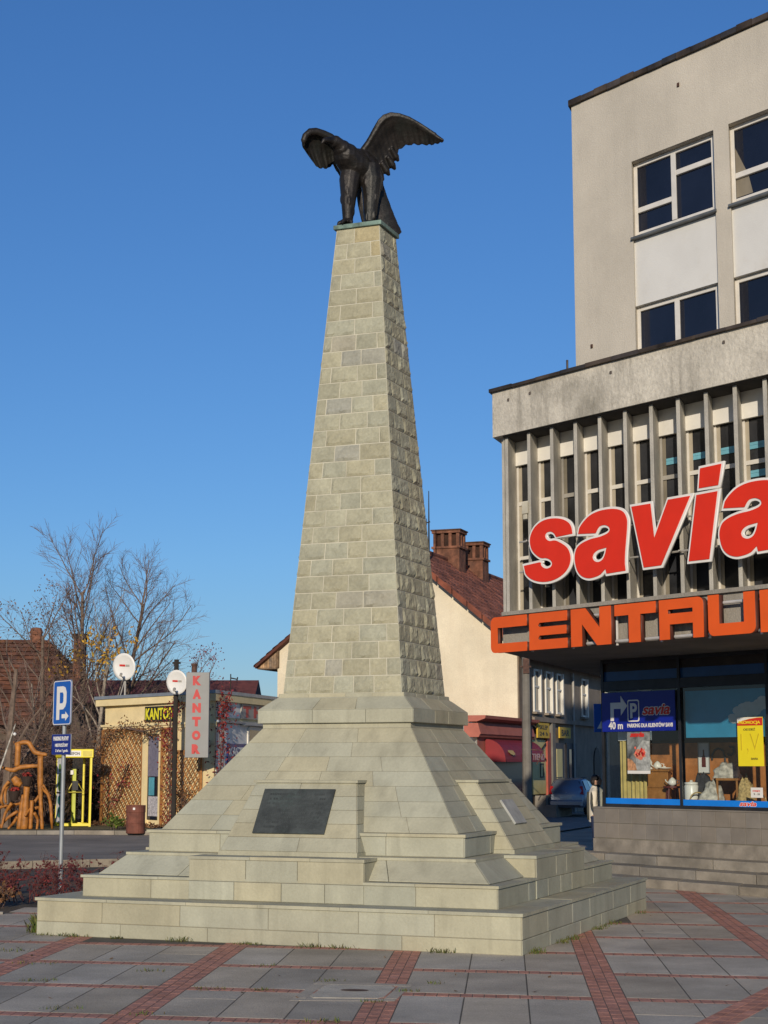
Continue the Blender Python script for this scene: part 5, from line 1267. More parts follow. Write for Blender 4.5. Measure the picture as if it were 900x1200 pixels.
# ------------------------------------------------------------------ exchange kiosk
KC = V((-4.91,48.0,0)); fk = V((-.631,.776,0)); fn_ = V((-.776,-.631,0)); sk_ = V((.245,.9695,0)); kn = V((.9695,-.245,0))
def KF(a, z, d=0): return KC+fk*a+fn_*d+V((0,0,z))
def KS(b, z, d=0): return KC+sk_*b+kn*d+V((0,0,z))
def fbox(mb, F, a0,a1,z0,z1,d0,d1): mb.hexa([F(a,z,d) for z in (z0,z1) for a,d in ((a0,d0),(a1,d0),(a1,d1),(a0,d1))], True)
M_KCR = mat('kiosk_cream_paint', (.78,.63,.34), .85, var=.07, scale=2, bump=.2, stain=.2, stain_col=(.45,.33,.16)); M_KW = mat('kiosk_offwhite_panel', (.82,.78,.70), .7, var=.05); M_TIN = mat('grey_tin_roof_edge', (.30,.33,.36), .5, metal=.4, var=.1)
M_LATH = mat('orange_brown_trellis', (.40,.18,.055), .75, var=.25, scale=8)
ki = thing('exchange_kiosk', KC, 'low cream flat-roofed kiosk with orange-brown wooden trellis over its front wall', 'kiosk')
FL, SLn = 6.35, 8.0
mb = MB(); q = [KC, KC+fk*FL, KC+fk*FL+sk_*SLn, KC+sk_*SLn]
mb.hexa(q+[p+V((0,0,3.78)) for p in q], True); mb.build('wall', M_KCR, ki)
mb = MB(); o_ = [KC+fn_*.22+kn*.22, KC+fk*(FL+.25)+fn_*.22, KC+fk*(FL+.25)+sk_*(SLn+.2), KC+sk_*(SLn+.2)+kn*.22]
mb.hexa([p+V((0,0,3.74)) for p in o_]+[p+V((0,0,3.95)) for p in o_], True); mb.build('fascia', M_KCR, ki)
mb = MB(); o2 = [p+(p-(KC+fk*3+sk_*4)).normalized()*.05 for p in o_]
mb.hexa([p+V((0,0,3.952)) for p in o2]+[p+V((0,0,4.05)) for p in o2], True); mb.build('roof_edge', M_TIN, ki)
mb = MB(); fbox(mb,KF,-.1,FL+.1,3.08,3.15,0,.10); fbox(mb,KF,-.1,FL+.05,3.0,3.08,0,.05); mb.build('moulding', M_KCR, ki)
mb = MB(); fbox(mb,KS,.12,SLn,.3,3.10,0,.02); fbox(mb,KS,.12,SLn,3.28,3.74,0,.02); mb.build('side_panel', M_KW, ki)
mb = MB(); fbox(mb,KS,.0,SLn,3.12,3.19,.0,.12); fbox(mb,KS,2.2,SLn,3.08,3.12,.0,.18); mb.build('side_ledge', M_TIN, ki)
mb = MB(); fbox(mb,KS,2.95,5.0,2.25,2.95,.02,.04); w_ = mb.build('window', M_DGLASS, ki)
mb = MB(); fbox(mb,KS,2.85,2.95,2.2,3.0,.02,.06); fbox(mb,KS,2.95,5.0,2.95,3.05,.02,.06); mb.build('frame', M_PVC, w_)
# door and cream jambs
mb = MB(); fbox(mb,KF,2.86,3.62,.25,2.82,.0,.03); dd = mb.build('door', M_DGLASS, ki)
M_CURT2 = mat('grey_mauve_door_curtain', (.16,.15,.20), .9, var=.15, scale=12); M_TURQ = mat('turquoise_poster', (.08,.30,.38), .6); M_LACE = mat('patterned_white_panel', (.45,.43,.45), .8, var=.3, scale=20)
mb = MB(); fbox(mb,KF,2.90,3.58,1.55,2.75,.03,.045); mb.build('door_curtain', M_CURT2, dd)
mb = MB(); fbox(mb,KF,3.22,3.52,.98,1.52,.03,.045); mb.build('door_poster', M_TURQ, dd)
mb = MB(); fbox(mb,KF,2.95,3.52,.36,.95,.03,.05); mb.build('door_panel', M_LACE, dd)
mb = MB(); fbox(mb,KF,3.62,3.78,.05,2.95,.0,.14); fbox(mb,KF,2.74,2.86,.05,2.95,.0,.12); fbox(mb,KF,2.86,3.62,2.82,2.95,.0,.12); mb.build('door_frame', M_KCR, dd)
# trellis panels: crossing laths, clipped to the panel
def trellis(F, a0, a1, z0, z1, d):
    mb = MB(); st = .20; hw = .019
    for sgn, off in ((1,0),(-1,.016)):
        L_ = (a1-a0)+(z1-z0); k = 0; c = -(z1-z0) if sgn > 0 else 0
        t = a0-(z1-z0)
        while t < a1+(z1-z0):
            # line a = t + sgn*(z-z0)
            if sgn > 0: zs, ze = max(z0, z0+(a0-t)), min(z1, z0+(a1-t))
            else: zs, ze = max(z0, z0+(t-a1)), min(z1, z0+(t-a0))
            if ze-zs > .03:
                as_, ae = t+sgn*(zs-z0), t+sgn*(ze-z0); mb.ti = tnt(.25,.06)
                n1 = .7071*hw
                P = [(as_-n1*1,zs+sgn*n1),(as_+n1,zs-sgn*n1),(ae+n1,ze-sgn*n1),(ae-n1,ze+sgn*n1)]
                mb.hexa([F(a,z,d+off) for a,z in P]+[F(a,z,d+off+.014) for a,z in P], True)
            t += st*1.25
    mb.ti = (.9,.9,.9)
    for q in ((a0-.03,a0+.03,z0,z1),(a1-.03,a1+.03,z0,z1),(a0+.03,a1-.03,z1-.03,z1+.03)): fbox(mb,F,*q,d-.02,d+.035)
    return mb.build('trellis_panel', M_LATH, ki)
trellis(KF, 3.85, 6.3, .1, 2.98, .09); trellis(KF, 2.05, 2.72, .1, 2.98, .09); trellis(KF, .55, 1.98, .1, 2.3, .09)
# signs on the kiosk
M_BLKB = mat('black_sign_board', (.018,.018,.014), .5); M_YTXT = mat('yellow_sign_letters', (.80,.72,.03), .5); M_GREYB = mat('light_grey_sign_board', (.27,.27,.255), .7, var=.06, scale=2, stain=.2, stain_col=(.24,.235,.22)); M_RTXT = mat('faded_red_letters', (.50,.045,.04), .6)
r = thing('kiosk_name_sign', KF(2.95,3.2,.1), 'black name board with yellow capital letters on the cream kiosk fascia', 'sign')
mb = MB(); fbox(mb,KF,2.10,3.78,3.20,3.66,.03,.08); mb.build('board', M_BLKB, r)
text('lettering', 'KANTOR', 1.58, .36, lambda x,y,d: KF(3.73-x,3.25+y,.082+d), M_YTXT, r, .03)
r = thing('vertical_kiosk_sign', (-5.27,46.9,2.1), 'tall grey hanging board with six stacked red letters at the kiosk corner', 'sign')
mb = MB(); mb.box(-5.62,-4.96,46.85,47.05,2.10,4.50); mb.build('board', M_GREYB, r, bevel=.015)
for i, ch in enumerate('KANTOR'):
    text('lettering', ch, .24, .27, lambda x,y,d: V((-5.43+x, 46.846-d, 4.13-i*.385+y)), M_RTXT, r, .085)
mb = MB()
for z in (2.5,3.9): mb.tube([(-5.3,47.05,z),(-5.15,48.3,z)], .03, 6)
mb.build('bracket', M_RUST, r)
r = thing('red_letter_sign', KS(2.3,3.3,.05), 'red letters on a dark board high on the kiosk side wall', 'sign')
mb = MB(); fbox(mb,KS,2.20,4.9,3.28,3.72,.02,.06); mb.build('board', M_GREYFR, r)
text('lettering', 'T H', 1.75, .36, lambda x,y,d: KS(2.35+x,3.32+y,.062+d), M_RTXT, r, .06)
r = thing('blue_shop_board', KS(1.1,1.8,.05), 'blue board with white capitals low on the kiosk side wall', 'sign')
mb = MB(); fbox(mb,KS,1.02,3.4,1.60,2.52,.02,.06); mb.build('board', M_NAVY, r)
text('lettering', 'KASZTAN', 2.0, .28, lambda x,y,d: KS(1.15+x,2.14+y,.062+d), M_KW, r, .04)
mb = MB(); fbox(mb,KS,1.3,2.6,1.78,2.02,.061,.066); mb.build('logo_stripe', M_SBLUE, r)
r = thing('dark_red_plate', KS(.6,3.4,.05), 'small dark red plate near the kiosk corner under the roof edge', 'sign')
mb = MB(); fbox(mb,KS,.55,1.45,3.45,3.62,.02,.05); mb.build('board', M_DKRED, r, bevel=.004)
mb = MB()
for a in (.65,.85,1.05,1.25): fbox(mb,KS,a,a+.12,3.48,3.59,.05,.056)
mb.build('worn_print', M_NAVY, r)
# aerials and flue on the roof
M_DISHW = mat('white_dish_enamel', (.68,.67,.63), .4, var=.03)
def dish(loc, rr, label, word):
    r = thing('satellite_dish', loc, label, 'satellite dish', 'satellite dishes on the kiosk'); c = V(loc); Rm = Matrix.Rotation(R(8),3,'X') @ Matrix.Rotation(R(-20),3,'Z')
    mb = MB(); nr, ns = 5, 24; pts = []; fs = []
    for side, o in ((0,0),(1,.02)):
        for i in range(nr+1):
            for k in range(ns):
                a = 2*math.pi*k/ns; q = rr*i/nr
                pts.append(c+Rm@V((q*math.cos(a)*.92, .16*rr*(1-(i/nr)**2)+o, q*math.sin(a))))
    for s_ in range(2):
        b = s_*(nr+1)*ns
        for i in range(nr):
            for k in range(ns): fs.append((b+i*ns+k,b+i*ns+(k+1)%ns,b+(i+1)*ns+(k+1)%ns,b+(i+1)*ns+k))
    for k in range(ns): fs.append((nr*ns+k, nr*ns+(k+1)%ns, (nr+1)*ns+nr*ns+(k+1)%ns, (nr+1)*ns+nr*ns+k))
    mb.add(pts, fs, True); d = mb.build('reflector', M_DISHW, r, smooth=True, recalc=False)
    for x0, x1, m_ in ((-.42,.05,M_POSRED),(.10,.40,M_GREYFR)):
        mb = MB(); mb.add([c+Rm@V((x*rr, .125*rr-.012, z*rr)) for x,z in ((x0,.02),(x1,.02),(x1,.16),(x0,.16))], [(0,1,2,3)], True); mb.build('logo_print', m_, d)
    mb = MB(); f = c+Rm@V((.10,-.42*rr-.2,-.55*rr)); mb.tube([c+Rm@V((.05,0,-rr*.95)), f], .018, 6, raw=True); mb.tube([f, f+V((0,.1,.05))], .045, 8, raw=True); mb.build('feed_arm', M_GREYFR, r)
    return r
r = dish((-8.15,51.6,4.93), .43, 'larger white satellite dish on a roof mast left of the kiosk', '')
mb = MB(); mb.tube([(-8.12,51.75,3.9),(-8.12,51.75,5.0)], .03, 6); mb.tube([(-8.3,51.9,4.0),(-8.14,51.76,4.5)], .02, 6); mb.build('mast', M_GREYFR, r)
r = dish((-6.03,47.95,4.27), .36, 'smaller white satellite dish right beside the vertical sign board', '')
mb = MB(); mb.tube([(-6.08,48.25,0),(-6.08,48.25,4.95)], .07, 8); mb.tube([(-6.2,48.25,4.85),(-5.96,48.25,4.85)], .035, 6); mb.build('mast', M_SOOT, r)
r = thing('flue_pipe', (-5.75,50.2,4.05), 'short brown flue pipe on the kiosk roof behind the vertical sign', 'flue')
mb = MB(); mb.tube([(-5.78,50.2,4.0),(-5.78,50.2,4.88)], .085, 10); mb.build('pipe', M_RUST, r)
mb = MB(); mb.tube([(-5.78,50.2,4.88),(-5.78,50.2,4.95)], .10, 10); mb.build('collar', M_RUST, r)
r = thing('roof_antenna', (-4.55,50,4.05), 'thin small television antenna on the kiosk roof edge right of the sign', 'aerial')
mb = MB(); mb.tube([(-4.65,50.0,4.0),(-4.65,50.0,4.62)], .018, 5); mb.build('rod', M_SOOT, r)
mb = MB(); mb.tube([(-4.65,50,4.5),(-4.45,50,4.46)], .02, 5); mb.tube([(-4.45,49.9,4.40),(-4.45,50.1,4.52)], .02, 5); mb.build('cross_arm', M_SOOT, r)

# ------------------------------------------------------------------ phone booth
M_BY = mat('yellow_booth_paint', (.72,.60,.015), .4, var=.04); M_BYD = mat('grey_yellow_print', (.55,.46,.06), .5); M_BGLASS = glass_mat('booth_glass', (.75,.75,.72), .8); M_GRNP = mat('green_print', (.15,.26,.07), .6, var=.3, scale=8); M_TEALP = mat('teal_print', (.06,.25,.22), .6, var=.3, scale=8)  # roof print and shelf frame have their own greyer yellow
BO = V((-9.72,50.4,.05)); bu = V((.98,.05,0)); bv = V((-.42,.90,0))
def BP(x,y,z): return BO+bu*x+bv*y+V((0,0,z))
def bbox(mb,x0,x1,y0,y1,z0,z1): mb.hexa([BP(x,y,z) for z in (z0,z1) for x,y in ((x0,y0),(x1,y0),(x1,y1),(x0,y1))], True)
r = thing('phone_booth', BO, 'open yellow telephone booth with printed side panel beside the trellised kiosk', 'phone booth')
mb = MB()
for x,y in ((0,0),(.82,0),(0,.82),(.82,.82)): bbox(mb,x,x+.06,y,y+.06,.0,2.06)
bbox(mb,.06,.82,0,.06,.02,.10); bbox(mb,.06,.82,.82,.88,.02,.10); bbox(mb,0,.06,.06,.82,.02,.10); bbox(mb,.82,.88,.06,.82,.02,.10); mb.build('frame', M_BY, r)
mb = MB(); bbox(mb,-.03,.91,-.03,.91,2.06,2.32); rf_ = mb.build('roof', M_BY, r, bevel=.02)
mb = MB(); bbox(mb,.02,.52,-.036,-.031,2.10,2.27); mb.build('roof_sign', M_PAPER, rf_)
text('lettering', 'TELEFON', .42, .09, lambda x,y,d: BP(.06+x,-.037-d,2.14+y), M_BLACK, rf_, .02)
mb = MB(); bbox(mb,.58,.86,-.036,-.031,2.10,2.27); mb.build('roof_print', M_BYD, rf_)
mb = MB(); bbox(mb,.01,.03,.07,.81,.12,2.04); sp = mb.build('side_panel', M_PAPER, r)
for yc, zc, ry, rz, m in ((.45,1.75,.14,.13,M_GRNP),(.42,1.33,.26,.28,M_GRNP),(.40,.78,.24,.14,M_TEALP),(.42,.42,.22,.16,M_TEALP)):
    put_mesh('panel_print', curve_mesh([[(yc+ry*math.cos(k*.314),zc+rz*math.sin(k*.314)) for k in range(20)]], .004), lambda c: BP(.006+c.z,c.x,c.y), m, sp)
mb = MB(); bbox(mb,.002,.008,.1,.8,.98,1.03); mb.build('panel_stripe', M_BLACK, sp)
mb = MB(); mb.quad(BP(.06,.85,.1),BP(.82,.85,.1),BP(.82,.85,2.06),BP(.06,.85,2.06),True); mb.build('back_glass', M_BGLASS, r)
mb = MB(); mb.quad(BP(.85,.06,.1),BP(.85,.82,.1),BP(.85,.82,2.06),BP(.85,.06,2.06),True); mb.build('side_glass', M_BGLASS, r)
M_YG = mat('yellow_green_column', (.45,.48,.04), .5)
mb = MB(); bbox(mb,.44,.54,.55,.65,.1,1.72); ph = mb.build('phone_column', M_YG, r)
mb = MB(); bbox(mb,.36,.44,.50,.58,1.55,1.68); mb.build('notice', M_PAPER, ph)
mb = MB(); mb.tube([BP(.25,.45,1.02),BP(.45,.5,1.36),BP(.55,.5,1.36),BP(.75,.45,1.02),BP(.25,.45,1.02)], .016, 6, raw=True); mb.build('shelf_frame', M_BYD, ph)
mb = MB(); bbox(mb,.40,.58,.44,.54,1.08,1.36); mb.build('telephone', M_BLACK, ph)
# rusty bin
r = thing('rusty_bin', (-6.84,46.0,0), 'rusty brown drum bin standing in front of the trellis', 'bin')
mb = MB(); mb.lathe([(.25,.04),(.26,.06),(.26,.30),(.268,.32),(.26,.34),(.26,.60),(.27,.62),(.27,.80),(.25,.80),(.24,.1),(.0,.1)], (-6.84,46.0,0), 22); mb.build('drum', mat('rusty_brown_paint', (.16,.055,.035), .8, var=.2, scale=5, bump=.3), r)
mb = MB(); mb.box(-6.88,-6.82,45.725,45.735,.68,.74); mb.build('tag', M_PAPER, r)

# ------------------------------------------------------------------ log sculpture
M_LOG = mat('varnished_orange_log', (.42,.165,.03), .55, var=.25, scale=5, streak=.3, streak_col=(.18,.06,.015), bump=.4)
M_CUT = mat('dark_basket', (.035,.022,.016), .9, var=.3); M_REDFL = mat('red_flowers', (.30,.03,.02), .8, var=.3)
SO = V((-10.5,48.7,.05))
ls = thing('log_sculpture', SO, 'garden sculpture of twisted orange varnished logs with an arched top beside the booth', 'sculpture')
def LP(x, y, d=0): return V((-11.25+x*.00271, 48.7+d, .05+(1100-y)*.00274))
def log(name, pts, rad, jit=.0):
    mb = MB(); P = [LP(*p) for p in pts]; out = []; rr = []
    rad = rad if isinstance(rad, (list,tuple)) else [rad]*len(P)
    for i in range(len(P)-1):
        for j in range(4):
            t = j/4; p0,p1,p2,p3 = P[max(i-1,0)],P[i],P[i+1],P[min(i+2,len(P)-1)]
            q = .5*((2*p1)+(-p0+p2)*t+(2*p0-5*p1+4*p2-p3)*t*t+(-p0+3*p1-3*p2+p3)*t**3); out.append(q); rr.append((rad[i]*(1-t)+rad[i+1]*t)*random.uniform(.92,1.08))
    out.append(P[-1]); rr.append(rad[-1]); mb.tube(out, rr, 9, raw=True); mb.build(name, M_LOG, ls, smooth=True)
log('upright', [(185,440),(188,320),(190,190)], .085); log('upright', [(438,330,-.05),(445,600,-.05),(455,800,-.05),(482,1110,-.05)], [.09,.085,.06,.05])
log('arch', [(155,210),(230,190),(300,192),(340,250),(375,292),(430,308),(505,318)], [.05,.065,.07,.075,.075,.065,.05])
log('cross_beam', [(25,452),(140,482),(220,452),(330,440),(440,436)], [.03,.07,.07,.06,.06])
log('trunk', [(298,650),(290,850),(282,1105)], [.085,.10,.12]); log('trunk', [(252,740,.1),(240,900,.1),(222,1105,.1)], [.05,.08,.09]); log('trunk', [(352,800,.05),(350,950,.05),(346,1105,.05)], .06)
log('stump_seat', [(150,560),(190,605),(235,640)], [.10,.13,.08])
for p in ([(110,600),(50,680),(40,800),(70,880)],[(150,830),(70,940),(45,1090)],[(230,830),(150,850),(110,900)],[(200,915),(95,985),(0,1085)],[(195,975),(150,1040),(128,1092)],[(430,740),(350,850),(305,960)],
          [(470,640),(535,740),(575,850),(590,1000),(585,1100)],[(385,885),(430,880),(445,960)],[(400,930),(425,1000),(432,1100)],[(90,620),(80,720),(95,830)],[(0,880),(60,860),(140,850)],[(560,760),(500,700),(470,650)]):
    log('branch', [(x,y,random.uniform(-.25,.2)) for x,y in p], [.05]+[.045]*(len(p)-2)+[.03])
def planter(x, y, w_, label):
    c = LP(x,y,-.12); r = thing('hanging_planter', c, label, 'planter', 'planters hung in the log sculpture')
    mb = MB(); mb.lathe([(.10,-.15),(.17*w_,.12),(.155*w_,.12),(.09,-.12),(0,-.12)], c, 14); mb.build('basket', M_CUT, r)
    mb = MB()
    for _ in range(40):
        a = random.uniform(0,6.28); q = c+V((.15*w_*math.cos(a)*random.random(), .15*math.sin(a)*random.random(), random.uniform(.10,.22))); mb.ti = tnt(.4,.2); mb.ball(q, random.uniform(.015,.035), 5, 4)
    mb.build('flowers', M_REDFL, r)
planter(305, 590, 1.0, 'dark hanging planter under the cross beam of the log sculpture'); planter(172, 745, 1.1, 'dark planter with red flowers low on the left of the log sculpture')
r = thing('leaning_pole', LP(40,440,-.3), 'thin white-banded pole leaning against the left of the log sculpture', 'pole')
mb = MB(); mb.tube([LP(-30,640,-.35),LP(45,415,-.3),LP(170,-10,-.2)], [.028,.028,.018], 8, raw=True); mb.build('shaft', mat('peeling_white_paint', (.5,.47,.40), .7, var=.5, scale=6, stain=.7, stain_col=(.12,.08,.05)), r)
mb = MB(); mb.ball(LP(172,102,-.3), .05); mb.build('float', M_DISHW, r, smooth=True)

# ------------------------------------------------------------------ houses far left
hl = thing('brown_roof_house', (-18.5,77,0), 'dark house with a hipped brown tile roof behind bare trees at far left', 'house')
M_TILEB = mat('brown_roof_tile', (.15,.062,.035), .9, var=.35, scale=2.5, bump=.6, bscale=12, stain=.5, stain_col=(.06,.035,.025)); M_DKWALL = mat('dark_house_wall', (.10,.075,.055), .9, var=.2)
mb = MB(); mb.box(-28,-13.0,74,83,0,3.7); mb.build('wall', M_DKWALL, hl)
mb = MB(); E0 = [(-28.6,73.4,3.6),(-12.4,73.4,3.6),(-12.4,83.6,3.6),(-28.6,83.6,3.6)]; Rg = [(-25,78.4,7.85),(-16.0,78.4,7.75)]
pts = [V(p) for p in E0+Rg]
nr = 20
for i in range(nr):      # courses on the near slope, slightly stepped
    f0, f1 = i/nr, (i+1)/nr
    a0, b0 = pts[0].lerp(pts[4],f0), pts[1].lerp(pts[5],f0); a1, b1 = pts[0].lerp(pts[4],f1), pts[1].lerp(pts[5],f1)
    n_ = 26
    for k in range(n_):
        mb.ti = tnt(.3,.1); u0, u1 = k/n_, (k+1)/n_; e = V((0,-.03,.025))
        mb.add([a0.lerp(b0,u0)+e, a0.lerp(b0,u1)+e, a1.lerp(b1,u1), a1.lerp(b1,u0)], [(0,1,2,3)], True)
    c0, d0 = pts[1].lerp(pts[5],f0), pts[2].lerp(pts[5],f0); c1, d1 = pts[1].lerp(pts[5],f1), pts[2].lerp(pts[5],f1); mb.ti = tnt(.2)
    mb.add([c0+V((.05,0,.06)), d0+V((.05,0,.06)), d1, c1], [(0,1,2,3)], True)
mb.ti = (1,1,1); mb.add(pts, [(2,3,4,5),(3,0,4),(0,3,2,1)], True)
rl = mb.build('roof', M_TILEB, hl, recalc=False)
mb = MB(); mb.box(-16.85,-16.35,78.2,78.6,7.5,8.1); mb.lathe([(.28,.0),(.33,.12),(.25,.32),(.0,.36)], (-16.6,78.4,8.0), 10); mb.build('chimney', M_CHIM, rl)
r = thing('tall_chimney', (-13.5,73,0), 'tall soot-dark brick chimney stack standing among the bare trees', 'chimney')
mb = MB(); mb.box(-13.75,-13.25,72.8,73.3,0,7.4); mb.build('stack', M_CHIM, r); mb = MB(); mb.box(-13.82,-13.18,72.73,73.37,7.402,7.62); mb.build('cap', M_SOOT, r)
r = thing('red_roof_shed', (-9,67,0), 'long low shed with a dull red roof behind the kiosk', 'shed')
mb = MB(); mb.box(-12.5,-5.6,66,71,0,4.35); mb.build('wall', M_DKWALL, r)
mb = MB(); mb.add([(-12.8,65.6,4.3),(-5.2,65.6,4.3),(-5.2,68.5,5.35),(-12.8,68.5,5.35),(-12.8,71.4,4.3),(-5.2,71.4,4.3)], [(0,1,2,3),(3,2,5,4),(0,3,4),(1,5,2),(0,4,5,1)]); mb.build('roof', mat('dull_red_sheet', (.15,.045,.035), .8, var=.25, scale=2, bump=.3), r)

# ------------------------------------------------------------------ trees and shrubs
M_BARK = mat('grey_brown_bark', (.16,.115,.085), .9, var=.25, scale=6, bump=.5); M_TWIG = mat('purple_brown_twigs', (.13,.085,.07), .9, var=.25, scale=6)
M_BIRCH = mat('pale_bark', (.30,.25,.19), .85, var=.35, scale=5)
M_LEAFY = mat('yellow_autumn_leaves', (.45,.26,.03), .8, var=.3, scale=6); M_LEAFR = mat('red_autumn_leaves', (.22,.03,.03), .8, var=.4, scale=6); M_LEAFB = mat('brown_dry_leaves', (.20,.10,.045), .85, var=.4, scale=6)
def leafquad(mb, p, sz):
    a = V((random.gauss(0,1),random.gauss(0,1),random.gauss(0,1))).normalized(); b = a.orthogonal().normalized()*sz*.6; a = a*sz
    mb.add([p-a, p-b*.9, p+a, p+b*.9], [(0,1,2,3)], True)
def grow(lim, tw, tips, p, d, L_, r_, lev, maxlev, up, nchild, spread):
    n = 5 if lev < 2 else 3; path = [p]; rad = [r_]; cur = V(d)
    for i in range(n):
        gs = .035 if lev == 0 else .09; cur = (cur+V((random.gauss(0,gs),random.gauss(0,gs),random.gauss(0,.05)+up))).normalized()
        path.append(path[-1]+cur*L_/n); rad.append(r_*(1-.62*(i+1)/n))
    (lim if lev < 2 else tw).tube(path, rad, 7 if lev == 0 else (5 if lev == 1 else 3), cap=False, raw=True)
    if lev >= maxlev: tips.append(path[-1]); return
    k = nchild[lev]
    for c in range(k):
        t = (.25 if lev == 0 else .18)+(.8 if lev == 0 else .8)*(c+random.uniform(.1,.9))/k; t = min(t,.98)
        i = min(int(t*n), n-1); q = path[i].lerp(path[i+1], t*n-i); base = (path[i+1]-path[i]).normalized()
        az = random.uniform(0,2*math.pi); o = base.orthogonal().normalized(); o = Matrix.Rotation(az,3,base) @ o
        an_ = R(random.uniform(*spread)); dd = (base*math.cos(an_)+o*math.sin(an_)).normalized()
        grow(lim, tw, tips, q, dd, L_*random.uniform(.40,.58)*(1.1-.5*t), max(rad[i]*(.42 if lev < 2 else .55),.006), lev+1, maxlev, up, nchild, spread)
def bare_tree(loc, H_, r_, label, seed, nchild=(9,6,5), spread=(22,50), up=.05, bark=None, stems=1, leaves=None, maxlev=3, name='bare_tree'):
    random.seed(seed); t = thing(name, loc, label, 'tree', 'bare trees behind the kiosk'); lim, tw, tips = MB(), MB(), []
    for s in range(stems):
        a = random.uniform(0,6.28); off = V((math.cos(a),math.sin(a),0))*(.25 if stems > 1 else 0)
        grow(lim, tw, tips, V(loc)+off, (off*.35+V((random.gauss(0,.04),random.gauss(0,.04),1))).normalized(), H_*(1 if s == 0 else random.uniform(.7,.95)), r_*(1 if s == 0 else .75), 0, maxlev, up, nchild, spread)
    lim.build('trunk', bark or M_BARK, t, recalc=False); tw.build('crown', M_TWIG, t, recalc=False)
    if leaves:
        m, n, sz, zr = leaves; mb = MB(); c = [p for p in tips if zr[0] < p.z < zr[1]] or tips
        for _ in range(n):
            p = random.choice(c); mb.ti = tnt(.35,.15); leafquad(mb, p+V((random.gauss(0,.15),random.gauss(0,.15),random.gauss(0,.15))), sz)
        mb.build('leaves', m, t, recalc=False)
bare_tree((-11.0,60.5,0), 8.2, .13, 'tallest bare tree with fine upswept grey twigs behind the booth', 77, (18,11,9), (22,46), .055)
bare_tree((-10.2,61.5,0), 8.0, .13, 'wide bare tree with twigs spreading to the right above the kiosk', 15, (18,11,9), (24,55), .05)
bare_tree((-12.3,59.5,0), 6.5, .13, 'lower bushy bare tree with reddish dry leaves at the left', 5, (14,9,7), (28,58), .04, leaves=(M_LEAFB,700,.05,(5,9.5)))
bare_tree((-10.2,58.0,0), 6.4, .10, 'slim bare tree with a patch of yellow leaves left of the large satellite dish', 8, (9,5,4), (20,45), .06, bark=M_BIRCH, leaves=(M_LEAFY,230,.085,(5.0,6.6)))
bare_tree((-15.4,60.5,0), 5.4, .14, 'bare tree cut by the left edge of the picture', 21, (10,7,5), (25,55), .05)
bare_tree((-7.6,63.5,0), 5.2, .11, 'small bare tree with dark red leaves behind the kiosk roof', 31, (9,6,4), (25,55), .05, leaves=(M_LEAFR,260,.05,(4.2,6.6)))
bare_tree((-11.2,55.0,0), 4.6, .06, 'thin pale stemmed young tree right behind the parking sign', 41, (8,5,4), (20,45), .06, bark=M_BIRCH, stems=3)
bare_tree((-11.3,49.9,0), 4.8, .16, 'stout short tree trunk at the far left edge beside the log sculpture', 52, (6,4,3), (25,50), .04)
def thicket(loc, H_, wd, n, label, m=None, leaf=None, seed=0, group='bramble thickets at the left', nm='thicket', cat='shrub', col=None, nl=120, sz=.04):
    random.seed(seed); t = thing(nm, loc, label, cat, group); mb = MB(); lm = MB()
    for _ in range(n):
        a = random.uniform(0,6.28); q = V(loc)+V((math.cos(a)*wd*.4*random.random(), math.sin(a)*wd*.4*random.random(), 0))
        d = V((math.cos(a)*random.uniform(.1,.7), math.sin(a)*random.uniform(.1,.7), 1)).normalized(); L_ = H_*random.uniform(.6,1.1); path = [q]
        for i in range(6):
            d = (d+V((random.gauss(0,.16),random.gauss(0,.16),-.08*i*.5))).normalized(); path.append(path[-1]+d*L_/6)
        r0 = .004+.0035*H_; mb.ti = tnt(.3,.1); mb.tube(path, [r0*(1-.13*i) for i in range(7)], 3, cap=False, raw=True)
        for i in range(2,7):
            for _k in range(2):
                b = V((random.gauss(0,1),random.gauss(0,1),random.gauss(.4,.6))).normalized()*L_*.22; mb.tube([path[i], path[i]+b*.5+V((0,0,.02)), path[i]+b], [r0*.5,r0*.4,r0*.2], 3, cap=False, raw=True)
                if leaf and random.random() < leaf:
                    for _l in range(3): lm.ti = tnt(.4,.15); leafquad(lm, path[i]+b*random.uniform(.3,1.1), sz)
    mb.build('stems', m or M_TWIG, t, recalc=False)
    if leaf: lm.build('leaves', col or M_LEAFB, t, recalc=False)
for i, (x, y, H_, wd, lb) in enumerate(((-13.6,54.5,3.6,2.4,'tall tangled brown thicket at the far left behind the sculpture'),(-12.0,53.6,3.4,2.2,'tangled brown thicket directly behind the log sculpture'),(-10.7,53.4,3.5,1.8,'brown thicket behind the booth'),
      (-9.5,54.6,3.2,1.6,'brown thicket between the booth and the kiosk wall'),(-12.8,51.2,2.2,1.8,'low dark thicket left of the sculpture'))):
    thicket((x,y,0), H_, wd, 130, lb, leaf=.12, seed=60+i, sz=.05)
for i, (x, y, H_, lb) in enumerate(((-7.3,28.6,.60,'red barberry bush at the left edge of the picture'),(-6.5,27.2,.66,'red barberry bush with arching twigs left of the sign post'),(-5.75,25.0,.55,'red barberry bush at the front of its row left of the sign post'),
      (-5.05,23.9,.62,'red barberry bush just left of the sign post foot'),(-4.45,23.75,.62,'red barberry bush right at the sign post foot beside the plinth'),(-5.3,27.8,.5,'red barberry bush behind the sign post'),(-3.9,26.4,.6,'red barberry bush half hidden by the plinth steps'),(-7.8,30.6,.45,'farthest red barberry bush by the kerb'))):
    thicket((x,y,0), H_*.92, .8, 24, lb, leaf=.42, seed=80+i, group='red barberry bushes in the bed', nm='barberry_bush', cat='bush', col=mat('dull_red_barberry_leaves', (.13,.022,.025), .85, var=.4, scale=6), sz=.026, m=mat('dark_red_stems', (.11,.035,.03), .85))
